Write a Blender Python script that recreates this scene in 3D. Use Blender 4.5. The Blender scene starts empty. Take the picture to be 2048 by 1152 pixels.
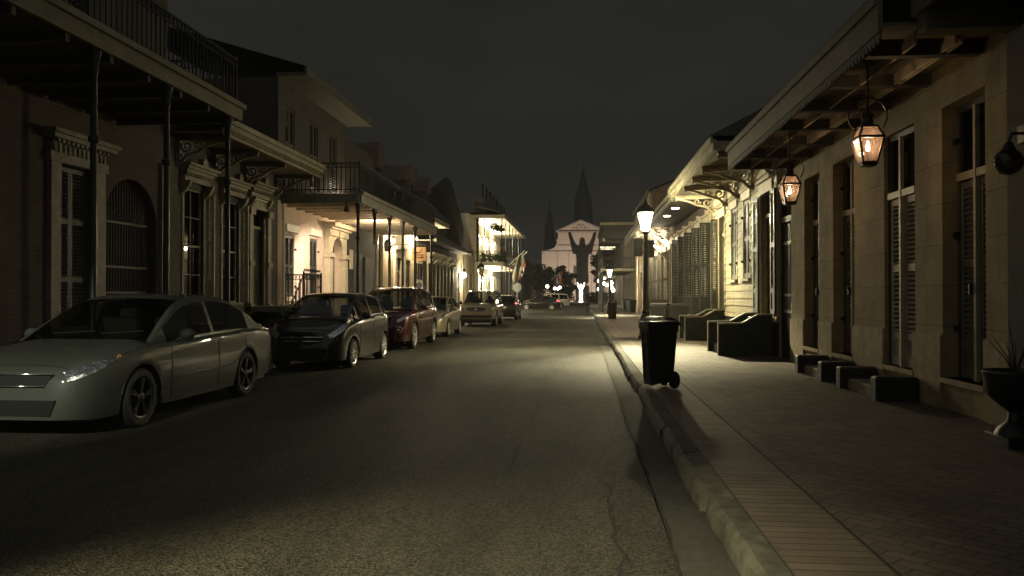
import bpy, math, random
from mathutils import Vector, Matrix
R = math.radians
rnd = random.Random(7)
sc = bpy.context.scene
COL = sc.collection

# ------------------------------------------------------------------ materials
MATS = {}
def mat(name, col, rough=0.7, metal=0.0, var=0.25, scale=6.0, bump=0.0, bscale=40.0, coat=0.0, spec=0.5, stain=0.0):
    m = bpy.data.materials.new(name); m.use_nodes = True
    nt = m.node_tree; b = nt.nodes['Principled BSDF']
    b.inputs['Roughness'].default_value = rough
    b.inputs['Metallic'].default_value = metal
    b.inputs['Coat Weight'].default_value = coat
    b.inputs['Coat Roughness'].default_value = 0.04
    b.inputs['Specular IOR Level'].default_value = spec
    tc = nt.nodes.new('ShaderNodeTexCoord')
    n = nt.nodes.new('ShaderNodeTexNoise'); n.inputs['Scale'].default_value = scale; n.inputs['Detail'].default_value = 6
    nt.links.new(tc.outputs['Object'], n.inputs['Vector'])
    r = nt.nodes.new('ShaderNodeValToRGB')
    a = [max(0, c*(1-var)) for c in col]; z = [min(1, c*(1+var)) for c in col]
    r.color_ramp.elements[0].color = (*a, 1); r.color_ramp.elements[0].position = 0.3
    r.color_ramp.elements[1].color = (*z, 1); r.color_ramp.elements[1].position = 0.7
    nt.links.new(n.outputs['Fac'], r.inputs['Fac'])
    out = r.outputs['Color']
    if stain > 0:
        n3 = nt.nodes.new('ShaderNodeTexNoise'); n3.inputs['Scale'].default_value = 1.3; n3.inputs['Detail'].default_value = 8; n3.inputs['Roughness'].default_value = .7
        nt.links.new(tc.outputs['Object'], n3.inputs['Vector'])
        rr = nt.nodes.new('ShaderNodeValToRGB'); rr.color_ramp.elements[0].position = .38; rr.color_ramp.elements[1].position = .6
        rr.color_ramp.elements[0].color = (1-stain, 1-stain, 1-stain, 1)
        nt.links.new(n3.outputs['Fac'], rr.inputs['Fac'])
        mx = nt.nodes.new('ShaderNodeMixRGB'); mx.blend_type = 'MULTIPLY'; mx.inputs['Fac'].default_value = 1
        nt.links.new(out, mx.inputs['Color1']); nt.links.new(rr.outputs['Color'], mx.inputs['Color2'])
        out = mx.outputs['Color']
    nt.links.new(out, b.inputs['Base Color'])
    if bump > 0:
        n2 = nt.nodes.new('ShaderNodeTexNoise'); n2.inputs['Scale'].default_value = bscale; n2.inputs['Detail'].default_value = 4
        nt.links.new(tc.outputs['Object'], n2.inputs['Vector'])
        bp = nt.nodes.new('ShaderNodeBump'); bp.inputs['Strength'].default_value = bump; bp.inputs['Distance'].default_value = 0.02
        nt.links.new(n2.outputs['Fac'], bp.inputs['Height']); nt.links.new(bp.outputs['Normal'], b.inputs['Normal'])
    MATS[name] = m
    return m

def brickmat(name, c1, c2, mortar, sx, sy, msize, plane='YZ', rough=0.8, bump=0.4, var=0.3, grain=60, rot=0.0, off=0.5, stain=0.0):
    """plane: which object axes carry brick length / height; sx, sy: brick length and height in metres"""
    m = bpy.data.materials.new(name); m.use_nodes = True
    nt = m.node_tree; b = nt.nodes['Principled BSDF']; b.inputs['Roughness'].default_value = rough
    tc = nt.nodes.new('ShaderNodeTexCoord'); sp = nt.nodes.new('ShaderNodeSeparateXYZ'); cb = nt.nodes.new('ShaderNodeCombineXYZ')
    nt.links.new(tc.outputs['Object'], sp.inputs[0])
    nt.links.new(sp.outputs[plane[0]], cb.inputs[0]); nt.links.new(sp.outputs[plane[1]], cb.inputs[1])
    mp = nt.nodes.new('ShaderNodeMapping'); mp.inputs['Rotation'].default_value = (0, 0, rot)
    nt.links.new(cb.outputs[0], mp.inputs['Vector'])
    bt = nt.nodes.new('ShaderNodeTexBrick')
    bt.inputs['Scale'].default_value = 1; bt.inputs['Brick Width'].default_value = sx; bt.inputs['Row Height'].default_value = sy
    bt.inputs['Mortar Size'].default_value = msize; bt.inputs['Mortar Smooth'].default_value = 0.3; bt.offset = off
    bt.inputs['Color1'].default_value = (*c1, 1); bt.inputs['Color2'].default_value = (*c2, 1); bt.inputs['Mortar'].default_value = (*mortar, 1)
    nt.links.new(mp.outputs[0], bt.inputs['Vector'])
    n = nt.nodes.new('ShaderNodeTexNoise'); n.inputs['Scale'].default_value = 2.2; n.inputs['Detail'].default_value = 9; n.inputs['Roughness'].default_value = .65
    nt.links.new(tc.outputs['Object'], n.inputs['Vector'])
    rr = nt.nodes.new('ShaderNodeValToRGB'); rr.color_ramp.elements[0].position = .3; rr.color_ramp.elements[1].position = .7
    rr.color_ramp.elements[0].color = (1-var, 1-var, 1-var, 1); rr.color_ramp.elements[1].color = (1+var*.3,)*3+(1,)
    nt.links.new(n.outputs['Fac'], rr.inputs['Fac'])
    mx = nt.nodes.new('ShaderNodeMixRGB'); mx.blend_type = 'MULTIPLY'; mx.inputs['Fac'].default_value = 1
    nt.links.new(bt.outputs['Color'], mx.inputs['Color1']); nt.links.new(rr.outputs['Color'], mx.inputs['Color2'])
    nt.links.new(mx.outputs['Color'], b.inputs['Base Color'])
    n2 = nt.nodes.new('ShaderNodeTexNoise'); n2.inputs['Scale'].default_value = grain; n2.inputs['Detail'].default_value = 3
    nt.links.new(tc.outputs['Object'], n2.inputs['Vector'])
    ma = nt.nodes.new('ShaderNodeMath'); ma.operation = 'MULTIPLY_ADD'; ma.inputs[1].default_value = -0.8
    nt.links.new(bt.outputs['Fac'], ma.inputs[0]); nt.links.new(n2.outputs['Fac'], ma.inputs[2])
    bp = nt.nodes.new('ShaderNodeBump'); bp.inputs['Strength'].default_value = bump; bp.inputs['Distance'].default_value = 0.02
    nt.links.new(ma.outputs[0], bp.inputs['Height']); nt.links.new(bp.outputs['Normal'], b.inputs['Normal'])
    MATS[name] = m
    return m

def emat(name, col, strength, through=0.0):
    m = bpy.data.materials.new(name); m.use_nodes = True
    nt = m.node_tree; nt.nodes.remove(nt.nodes['Principled BSDF'])
    e = nt.nodes.new('ShaderNodeEmission'); e.inputs[0].default_value = (*col, 1); e.inputs[1].default_value = strength
    o = nt.nodes['Material Output']
    if through:
        t = nt.nodes.new('ShaderNodeBsdfTransparent'); mx = nt.nodes.new('ShaderNodeMixShader'); mx.inputs[0].default_value = 1-through
        nt.links.new(t.outputs[0], mx.inputs[1]); nt.links.new(e.outputs[0], mx.inputs[2]); nt.links.new(mx.outputs[0], o.inputs[0])
    else:
        nt.links.new(e.outputs[0], o.inputs[0])
    MATS[name] = m
    return m

def glassmat(name, tint, refl=0.12, rough=0.02, dirt=0.0, dirtcol=(.3, .25, .18)):
    m = bpy.data.materials.new(name); m.use_nodes = True
    nt = m.node_tree; nt.nodes.remove(nt.nodes['Principled BSDF'])
    t = nt.nodes.new('ShaderNodeBsdfTransparent'); t.inputs[0].default_value = (*tint, 1)
    g = nt.nodes.new('ShaderNodeBsdfGlossy'); g.inputs['Roughness'].default_value = rough
    lw = nt.nodes.new('ShaderNodeLayerWeight'); lw.inputs['Blend'].default_value = .5
    pw = nt.nodes.new('ShaderNodeMath'); pw.operation = 'POWER'; pw.inputs[1].default_value = 4.0; nt.links.new(lw.outputs['Facing'], pw.inputs[0])
    fr = nt.nodes.new('ShaderNodeMath'); fr.operation = 'MULTIPLY_ADD'; fr.inputs[1].default_value = .8; fr.inputs[2].default_value = .04; nt.links.new(pw.outputs[0], fr.inputs[0])
    mx = nt.nodes.new('ShaderNodeMixShader'); o = nt.nodes['Material Output']
    nt.links.new(fr.outputs[0], mx.inputs[0]); nt.links.new(t.outputs[0], mx.inputs[1]); nt.links.new(g.outputs[0], mx.inputs[2])
    last = mx
    if dirt:
        d = nt.nodes.new('ShaderNodeBsdfTranslucent'); d.inputs[0].default_value = (*dirtcol, 1)
        m2 = nt.nodes.new('ShaderNodeMixShader'); m2.inputs[0].default_value = dirt
        nt.links.new(mx.outputs[0], m2.inputs[1]); nt.links.new(d.outputs[0], m2.inputs[2]); last = m2
    nt.links.new(last.outputs[0], o.inputs[0])
    MATS[name] = m
    return m

# ------------------------------------------------------------------ mesh builder
def rootloc(o):
    while o.parent is not None: o = o.parent
    return Vector(o.location)

class MB:
    def __init__(s): s.v = []; s.f = []; s.mi = []; s.m = 0
    def _add(s, vs, fs):
        b = len(s.v); s.v += [tuple(p) for p in vs]
        for f in fs: s.f.append(tuple(b+i for i in f)); s.mi.append(s.m)
        return s
    def box(s, x0, x1, y0, y1, z0, z1, ch=0.0):
        if x0 > x1: x0, x1 = x1, x0
        if y0 > y1: y0, y1 = y1, y0
        if z0 > z1: z0, z1 = z1, z0
        if ch <= 0:
            return s._add([(x0,y0,z0),(x1,y0,z0),(x1,y1,z0),(x0,y1,z0),(x0,y0,z1),(x1,y0,z1),(x1,y1,z1),(x0,y1,z1)],
                   [(0,3,2,1),(4,5,6,7),(0,1,5,4),(1,2,6,5),(2,3,7,6),(3,0,4,7)])
        c = min(ch, (x1-x0)/2.1, (y1-y0)/2.1, (z1-z0)/2.1)
        # chamfer of the top rim and the vertical edges
        def ring(z, i): return [(x0+i+c,y0+i,z),(x1-i-c,y0+i,z),(x1-i,y0+i+c,z),(x1-i,y1-i-c,z),(x1-i-c,y1-i,z),(x0+i+c,y1-i,z),(x0+i,y1-i-c,z),(x0+i,y0+i+c,z)]
        vs = ring(z0, 0)+ring(z1-c, 0)+ring(z1, c*.8)
        fs = [tuple(range(7,-1,-1)), tuple(range(16,24))]
        for k in (0, 8):
            for i in range(8): j = (i+1) % 8; fs.append((k+i, k+j, k+8+j, k+8+i))
        return s._add(vs, fs)
    def obox(s, c, ax, ay, az, hx, hy, hz):
        c, ax, ay, az = Vector(c), Vector(ax).normalized(), Vector(ay).normalized(), Vector(az).normalized()
        vs = [c+ax*(i*hx)+ay*(j*hy)+az*(k*hz) for k in (-1,1) for j in (-1,1) for i in (-1,1)]
        return s._add(vs, [(0,2,3,1),(4,5,7,6),(0,1,5,4),(2,6,7,3),(0,4,6,2),(1,3,7,5)])
    def bar(s, a, b, w, h):
        a, b = Vector(a), Vector(b); d = (b-a); L = d.length
        if L < 1e-6: return s
        d /= L; up = Vector((0,0,1)) if abs(d.z) < .95 else Vector((0,1,0))
        x = d.cross(up).normalized(); u = x.cross(d)
        return s.obox((a+b)/2, x, d, u, w/2, L/2, h/2)
    def cyl(s, a, b, r0, r1=None, n=10, cap=True):
        r1 = r0 if r1 is None else r1
        a, b = Vector(a), Vector(b); d = (b-a).normalized()
        up = Vector((0,0,1)) if abs(d.z) < .95 else Vector((1,0,0))
        x = d.cross(up).normalized(); y = d.cross(x)
        vs = []; fs = []
        for p, r in ((a,r0),(b,r1)):
            for i in range(n):
                t = 2*math.pi*i/n; vs.append(p+x*(r*math.cos(t))+y*(r*math.sin(t)))
        for i in range(n): j = (i+1) % n; fs.append((i, j, n+j, n+i))
        if cap: fs += [tuple(range(n-1,-1,-1)), tuple(range(n, 2*n))]
        return s._add(vs, fs)
    def tube(s, pts, r, n=6, closed=False):
        pts = [Vector(p) for p in pts]; m = len(pts); vs = []; fs = []
        ref = None
        for i, p in enumerate(pts):
            a = pts[i-1] if (i > 0 or closed) else p; b = pts[(i+1) % m] if (i < m-1 or closed) else p
            d = (b-a); d = d.normalized() if d.length > 1e-9 else Vector((0,0,1))
            if ref is None: ref = Vector((0,0,1)) if abs(d.z) < .9 else Vector((1,0,0))
            x = d.cross(ref)
            if x.length < 1e-4: x = d.cross(Vector((.3,1,.2)))
            x.normalize(); y = x.cross(d); ref = y
            rr = r[i] if isinstance(r, (list, tuple)) else r
            for k in range(n):
                t = 2*math.pi*k/n; vs.append(p+x*(rr*math.cos(t))+y*(rr*math.sin(t)))
        for i in range(m if closed else m-1):
            for k in range(n):
                j = (k+1) % n; ii = (i+1) % m
                fs.append((i*n+k, i*n+j, ii*n+j, ii*n+k))
        if not closed: fs += [tuple(range(n-1,-1,-1)), tuple(range((m-1)*n, m*n))]
        return s._add(vs, fs)
    def lathe(s, prof, c, n=16, axis='Z', cap=True):
        cx, cy, cz = c; vs = []; fs = []
        for r, z in prof:
            for k in range(n):
                t = 2*math.pi*k/n; u, w = r*math.cos(t), r*math.sin(t)
                vs.append((cx+u, cy+w, cz+z) if axis == 'Z' else ((cx+z, cy+u, cz+w) if axis == 'X' else (cx+u, cy+z, cz+w)))
        for i in range(len(prof)-1):
            for k in range(n):
                j = (k+1) % n; fs.append((i*n+k, i*n+j, (i+1)*n+j, (i+1)*n+k))
        if cap: fs += [tuple(range(n-1,-1,-1)), tuple(range((len(prof)-1)*n, len(prof)*n))]
        return s._add(vs, fs)
    def prism(s, poly, fn, d0, d1):
        """poly: 2D outline; fn(a, b, d) maps to 3D; extruded from d0 to d1"""
        n = len(poly)
        vs = [fn(a, b, d0) for a, b in poly]+[fn(a, b, d1) for a, b in poly]
        fs = [tuple(range(n-1,-1,-1)), tuple(range(n, 2*n))]+[(i, (i+1) % n, n+(i+1) % n, n+i) for i in range(n)]
        return s._add(vs, fs)
    def quad(s, a, b, c, d): return s._add([a,b,c,d], [(0,1,2,3)])
    def ball(s, c, rx, ry=None, rz=None, n=10, m=7):
        ry = rx if ry is None else ry; rz = rx if rz is None else rz
        vs = [(c[0], c[1], c[2]-rz)]; fs = []
        for i in range(1, m):
            p = -math.pi/2+math.pi*i/m
            for k in range(n):
                t = 2*math.pi*k/n; vs.append((c[0]+rx*math.cos(p)*math.cos(t), c[1]+ry*math.cos(p)*math.sin(t), c[2]+rz*math.sin(p)))
        vs.append((c[0], c[1], c[2]+rz)); T = len(vs)-1
        for k in range(n):
            j = (k+1) % n; fs.append((0, 1+j, 1+k)); fs.append((T, 1+(m-2)*n+k, 1+(m-2)*n+j))
            for i in range(m-2): fs.append((1+i*n+k, 1+i*n+j, 1+(i+1)*n+j, 1+(i+1)*n+k))
        return s._add(vs, fs)
    def build(s, name, mats, parent=None, smooth=False, local=False):
        me = bpy.data.meshes.new(name)
        off = rootloc(parent) if (parent is not None and not local) else Vector((0,0,0))
        me.from_pydata([(p[0]-off.x, p[1]-off.y, p[2]-off.z) for p in s.v], [], s.f)
        if not isinstance(mats, (list, tuple)): mats = [mats]
        for m in mats: me.materials.append(MATS[m] if isinstance(m, str) else m)
        me.polygons.foreach_set('material_index', s.mi)
        me.update()
        import bmesh
        bm = bmesh.new(); bm.from_mesh(me); bmesh.ops.recalc_face_normals(bm, faces=bm.faces); bm.to_mesh(me); bm.free()
        if smooth: me.shade_smooth() if smooth is True else me.shade_auto_smooth() if hasattr(me, 'shade_auto_smooth') else me.shade_smooth()
        if smooth == 'auto':
            me.shade_smooth()
            bm = bmesh.new(); bm.from_mesh(me)
            for e in bm.edges:
                if len(e.link_faces) == 2 and e.calc_face_angle(0) > R(38): e.smooth = False
            bm.to_mesh(me); bm.free()
        o = bpy.data.objects.new(name, me); COL.objects.link(o)
        if parent is not None: o.parent = parent
        return o

def thing(name, label, cat, loc=(0,0,0), group=None):
    o = bpy.data.objects.new(name, None); COL.objects.link(o)
    o.location = loc; o['label'] = label; o['category'] = cat
    if group: o['group'] = group
    return o
def tag(o, label, cat, group=None):
    o['label'] = label; o['category'] = cat
    if group: o['group'] = group
    return o
def struct(o): o['kind'] = 'structure'; return o
def kids(o): return [c for c in bpy.data.objects if c.parent == o]
def copy_tree(o, loc=None, rz=None, label=None, parent=None):
    c = o.copy(); COL.objects.link(c)
    if parent is not None: c.parent = parent
    for ch in kids(o): copy_tree(ch, parent=c)
    if loc is not None: c.location = loc
    if rz is not None: c.rotation_euler = (0, 0, rz)
    if label: c['label'] = label
    return c
def lamp(name, loc, watts, col, r=0.08):
    l = bpy.data.lights.new(name, 'POINT'); l.energy = watts; l.color = col; l.shadow_soft_size = r
    o = bpy.data.objects.new(name, l); COL.objects.link(o); o.location = loc; return o
def road_lens(name, loc, watts, col, r=.08):
    """street lantern optics: little straight down, a bright collar about 60 degrees out along the street, a sharp cut-off above"""
    o = lamp(name, loc, watts, col, r); l = o.data; l.use_nodes = True; nt = l.node_tree; N = nt.nodes.new; L = nt.links.new
    em = nt.nodes['Emission']; g = N('ShaderNodeTexCoord'); s = N('ShaderNodeSeparateXYZ'); L(g.outputs['Normal'], s.inputs[0])
    def M(op, a, b=None, c=None):
        m = N('ShaderNodeMath'); m.operation = op
        for i, v in enumerate((a, b, c)):
            if v is None: continue
            if isinstance(v, (int, float)): m.inputs[i].default_value = v
            else: L(v, m.inputs[i])
        return m.outputs[0]
    cz = M('MULTIPLY', s.outputs[2], LENS_SIGN)
    rp = N('ShaderNodeValToRGB'); e = rp.color_ramp.elements
    e[0].position = .18; e[0].color = (0, 0, 0, 1); e[1].position = .40; e[1].color = (1, 1, 1, 1); k = e.new(.27); k.color = (.04, .04, .04, 1)
    k = e.new(.58); k.color = (.9, .9, .9, 1); k = e.new(.80); k.color = (.20, .20, .20, 1); k = e.new(1.0); k.color = (.08, .08, .08, 1)
    L(cz, rp.inputs[0])
    hx = M('SQRT', M('ADD', M('MULTIPLY', s.outputs[0], s.outputs[0]), M('MULTIPLY', s.outputs[1], s.outputs[1])))
    az = M('DIVIDE', M('MULTIPLY', s.outputs[1], LENS_SIGN), M('MAXIMUM', hx, .001))
    mr = N('ShaderNodeMapRange'); mr.interpolation_type = 'SMOOTHSTEP'; mr.inputs[1].default_value = .20; mr.inputs[2].default_value = .74; mr.inputs[3].default_value = .16; mr.inputs[4].default_value = 1
    L(az, mr.inputs[0])
    side = N('ShaderNodeMapRange'); side.interpolation_type = 'SMOOTHSTEP'; side.inputs[1].default_value = .22; side.inputs[2].default_value = .5; side.inputs[3].default_value = 1; side.inputs[4].default_value = .30
    L(M('DIVIDE', M('MULTIPLY', s.outputs[0], -LENS_SIGN), M('MAXIMUM', hx, .001)), side.inputs[0])
    L(M('MULTIPLY', M('MULTIPLY', rp.outputs[0], mr.outputs[0]), side.outputs[0]), em.inputs[1])
    return o
LENS_SIGN = -1
def spot(name, loc, target, watts, col, deg, blend=0.5, r=0.1):
    l = bpy.data.lights.new(name, 'SPOT'); l.energy = watts; l.color = col; l.shadow_soft_size = r; l.spot_size = R(deg); l.spot_blend = blend
    o = bpy.data.objects.new(name, l); COL.objects.link(o); o.location = loc
    o.rotation_euler = (Vector(target)-Vector(loc)).to_track_quat('-Z', 'Y').to_euler(); return o

# ------------------------------------------------------------------ palette
mat('tan_trim', (.34,.27,.155), .8, bump=.2)
brickmat('tan_stucco', (.34,.265,.145), (.365,.285,.16), (.24,.185,.10), 1.15, .485, .008, rough=.85, bump=.6, var=.42, grain=70)
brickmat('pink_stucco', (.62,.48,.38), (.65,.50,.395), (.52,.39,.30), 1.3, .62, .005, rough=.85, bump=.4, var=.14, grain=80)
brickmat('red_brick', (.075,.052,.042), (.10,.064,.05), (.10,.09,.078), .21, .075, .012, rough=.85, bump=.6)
brickmat('side_brick', (.30,.19,.12), (.36,.24,.15), (.25,.20,.15), .21, .075, .012, rough=.85, bump=.5)
brickmat('paving_brick', (.10,.072,.052), (.145,.105,.078), (.045,.04,.033), .215, .105, .010, plane='XY', rough=.72, bump=.7, var=.45, rot=R(45))
brickmat('border_brick', (.125,.09,.064), (.165,.12,.085), (.05,.045,.035), .50, .105, .011, plane='XY', rough=.7, bump=.7, var=.45, off=.0)
mat('cream_board', (.40,.355,.22), .6, var=.14, bump=.15, scale=3, stain=.25)
mat('cream_paint', (.55,.48,.33), .55, var=.15, bump=.1, stain=.2)
mat('white_paint', (.66,.60,.47), .5, var=.1, bump=.1, stain=.12)
mat('dull_trim', (.27,.24,.165), .6, var=.2, bump=.15, stain=.3)
mat('old_white', (.25,.235,.185), .6, var=.2, bump=.15, stain=.3)
mat('plaster_cream', (.55,.46,.31), .8, var=.12, bump=.3, stain=.2)
mat('plaster_grey', (.085,.078,.065), .85, var=.2, bump=.3, stain=.25)
mat('dim_plaster', (.13,.10,.083), .85, var=.15, bump=.3, stain=.25)
mat('unlit_upper_plaster', (.065,.055,.047), .85, var=.2, bump=.3, stain=.3)  # pink house's upper storey, its lack of light put into the colour
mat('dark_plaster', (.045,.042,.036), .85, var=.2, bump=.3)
mat('green_shutter', (.035,.045,.032), .45, var=.25, bump=.1)
mat('pale_lit_shutter', (.34,.32,.24), .5, var=.25, bump=.1)
mat('weathered_shutter', (.13,.125,.095), .5, var=.25, bump=.1)
mat('black_door', (.026,.028,.024), .5, var=.2, bump=.1)
mat('grey_door', (.055,.058,.05), .5, var=.2, bump=.1)
mat('tan_bar', (.34,.29,.19), .55, var=.2)
mat('red_door', (.16,.05,.04), .4, var=.2)
mat('stoop_green', (.035,.048,.032), .55, var=.3, bump=.25, stain=.3)
mat('stoop_dark', (.022,.024,.02), .6, var=.3, bump=.2)
mat('iron', (.022,.022,.02), .45, metal=.3, var=.2, bump=.1)
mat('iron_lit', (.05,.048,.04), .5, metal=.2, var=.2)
mat('bin_plastic', (.018,.02,.017), .5, var=.2, bump=.1)
mat('bin_green', (.03,.05,.03), .5, var=.2, bump=.1)
mat('rubber', (.012,.012,.012), .75, var=.2, bump=.15, bscale=60)
mat('roof_slate', (.08,.08,.072), .75, var=.3, bump=.3, scale=14)
mat('soffit_board', (.15,.12,.08), .7, var=.2, bump=.15, stain=.25)
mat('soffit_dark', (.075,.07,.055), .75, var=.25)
mat('fascia_tan', (.15,.135,.085), .6, var=.2, stain=.2)
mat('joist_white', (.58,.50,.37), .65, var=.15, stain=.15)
mat('concrete', (.24,.21,.16), .85, var=.25, bump=.4, stain=.3)
mat('curb_stone', (.095,.09,.064), .85, var=.4, scale=9, bump=.9, bscale=16, stain=.45)
mat('gutter', (.042,.041,.032), .85, var=.3, scale=10, bump=.5, bscale=90, stain=.35)
mat('copper', (.055,.035,.024), .45, metal=.7, var=.35)
mat('steel_rim', (.60,.59,.54), .32, metal=.45, var=.1)
mat('dark_rim', (.10,.10,.09), .22, metal=.9, var=.1)
mat('chrome', (.75,.74,.70), .12, metal=1, var=.05)
mat('black_trim', (.012,.012,.012), .35, var=.1)
mat('seat_cloth', (.06,.055,.05), .9, var=.2)
mat('church_plaster', (.20,.16,.135), .85, var=.12, scale=2, bump=.2, stain=.12)
mat('church_trim', (.13,.10,.085), .8, var=.1)
mat('spire_slate', (.085,.085,.078), .7, var=.2)
mat('marble', (.75,.72,.66), .5, var=.05)
mat('leaf_dark', (.022,.028,.015), .6, var=.4, scale=3)
mat('leaf_green', (.06,.11,.035), .55, var=.4, scale=5)
mat('bark', (.05,.04,.03), .9, var=.3, bump=.5)
mat('paper', (.65,.58,.45), .8, var=.05)
mat('flag_tan', (.17,.15,.10), .8, var=.3, scale=4)
mat('flag_red', (.22,.025,.025), .8, var=.1)
mat('flag_white', (.36,.33,.27), .8, var=.08)
mat('flag_blue', (.03,.04,.12), .8, var=.08)
mat('sign_wood', (.22,.12,.05), .6, var=.2, scale=9)
mat('sign_paint', (.05,.02,.012), .6, var=.1)
mat('sign_back', (.20,.20,.18), .45, metal=.4, var=.1)
mat('sign_dark', (.05,.055,.045), .5, var=.1)
glassmat('lantern_glass', (.90,.82,.72), dirt=.10, dirtcol=(.60,.40,.30), rough=.1)
glassmat('car_glass', (.32,.33,.30), rough=.01)
glassmat('house_glass', (.10,.10,.09), rough=.03)
glassmat('lamp_glass', (.25,.25,.22), rough=.05)
emat('flame', (1,.78,.42), 60)
emat('lamp_pane', (1,.93,.62), 5.0, through=.45)
emat('bulb', (1,.86,.52), 30)
emat('bulb_white', (1,.93,.72), 34)
emat('bulb_far', (1,.90,.66), 14)
emat('sign_lit', (1,.88,.6), 3.5)
emat('tail_lit', (1,.10,.10), 6)
mat('tail_red', (.35,.02,.02), .15, var=.1, coat=1)
mat('amber', (.5,.16,.03), .15, var=.1, coat=1)
mat('reflector', (.7,.7,.66), .16, metal=1, var=.5, scale=22, bump=1.0, bscale=26)
FILL = 0.27
# ------------------------------------------------------------------ cars (local frame: nose at y=0, tail at y=L, x across, wheels on z=0)
def interp(keys, y):
    if y <= keys[0][0]: return keys[0][1]
    for i in range(len(keys)-1):
        (a, va), (b, vb) = keys[i], keys[i+1]
        if y <= b:
            def slope(k):
                if k <= 0 or k >= len(keys)-1: return 0.0 if k < 0 else ((keys[min(k+1,len(keys)-1)][1]-keys[max(k-1,0)][1])/(keys[min(k+1,len(keys)-1)][0]-keys[max(k-1,0)][0]))
                s0 = (keys[k][1]-keys[k-1][1])/(keys[k][0]-keys[k-1][0]); s1 = (keys[k+1][1]-keys[k][1])/(keys[k+1][0]-keys[k][0])
                return 0.0 if s0*s1 <= 0 else 2*s0*s1/(s0+s1)
            h = b-a; t = (y-a)/h; m0, m1 = slope(i)*h, slope(i+1)*h
            return (2*t**3-3*t**2+1)*va+(t**3-2*t**2+t)*m0+(-2*t**3+3*t**2)*vb+(t**3-t**2)*m1
    return keys[-1][1]

def paint(name, col, metal=.35, rough=.32, spec=.5, coat=1.0):
    return mat(name, col, rough, metal, var=.04, coat=coat, scale=30, spec=spec)

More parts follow.
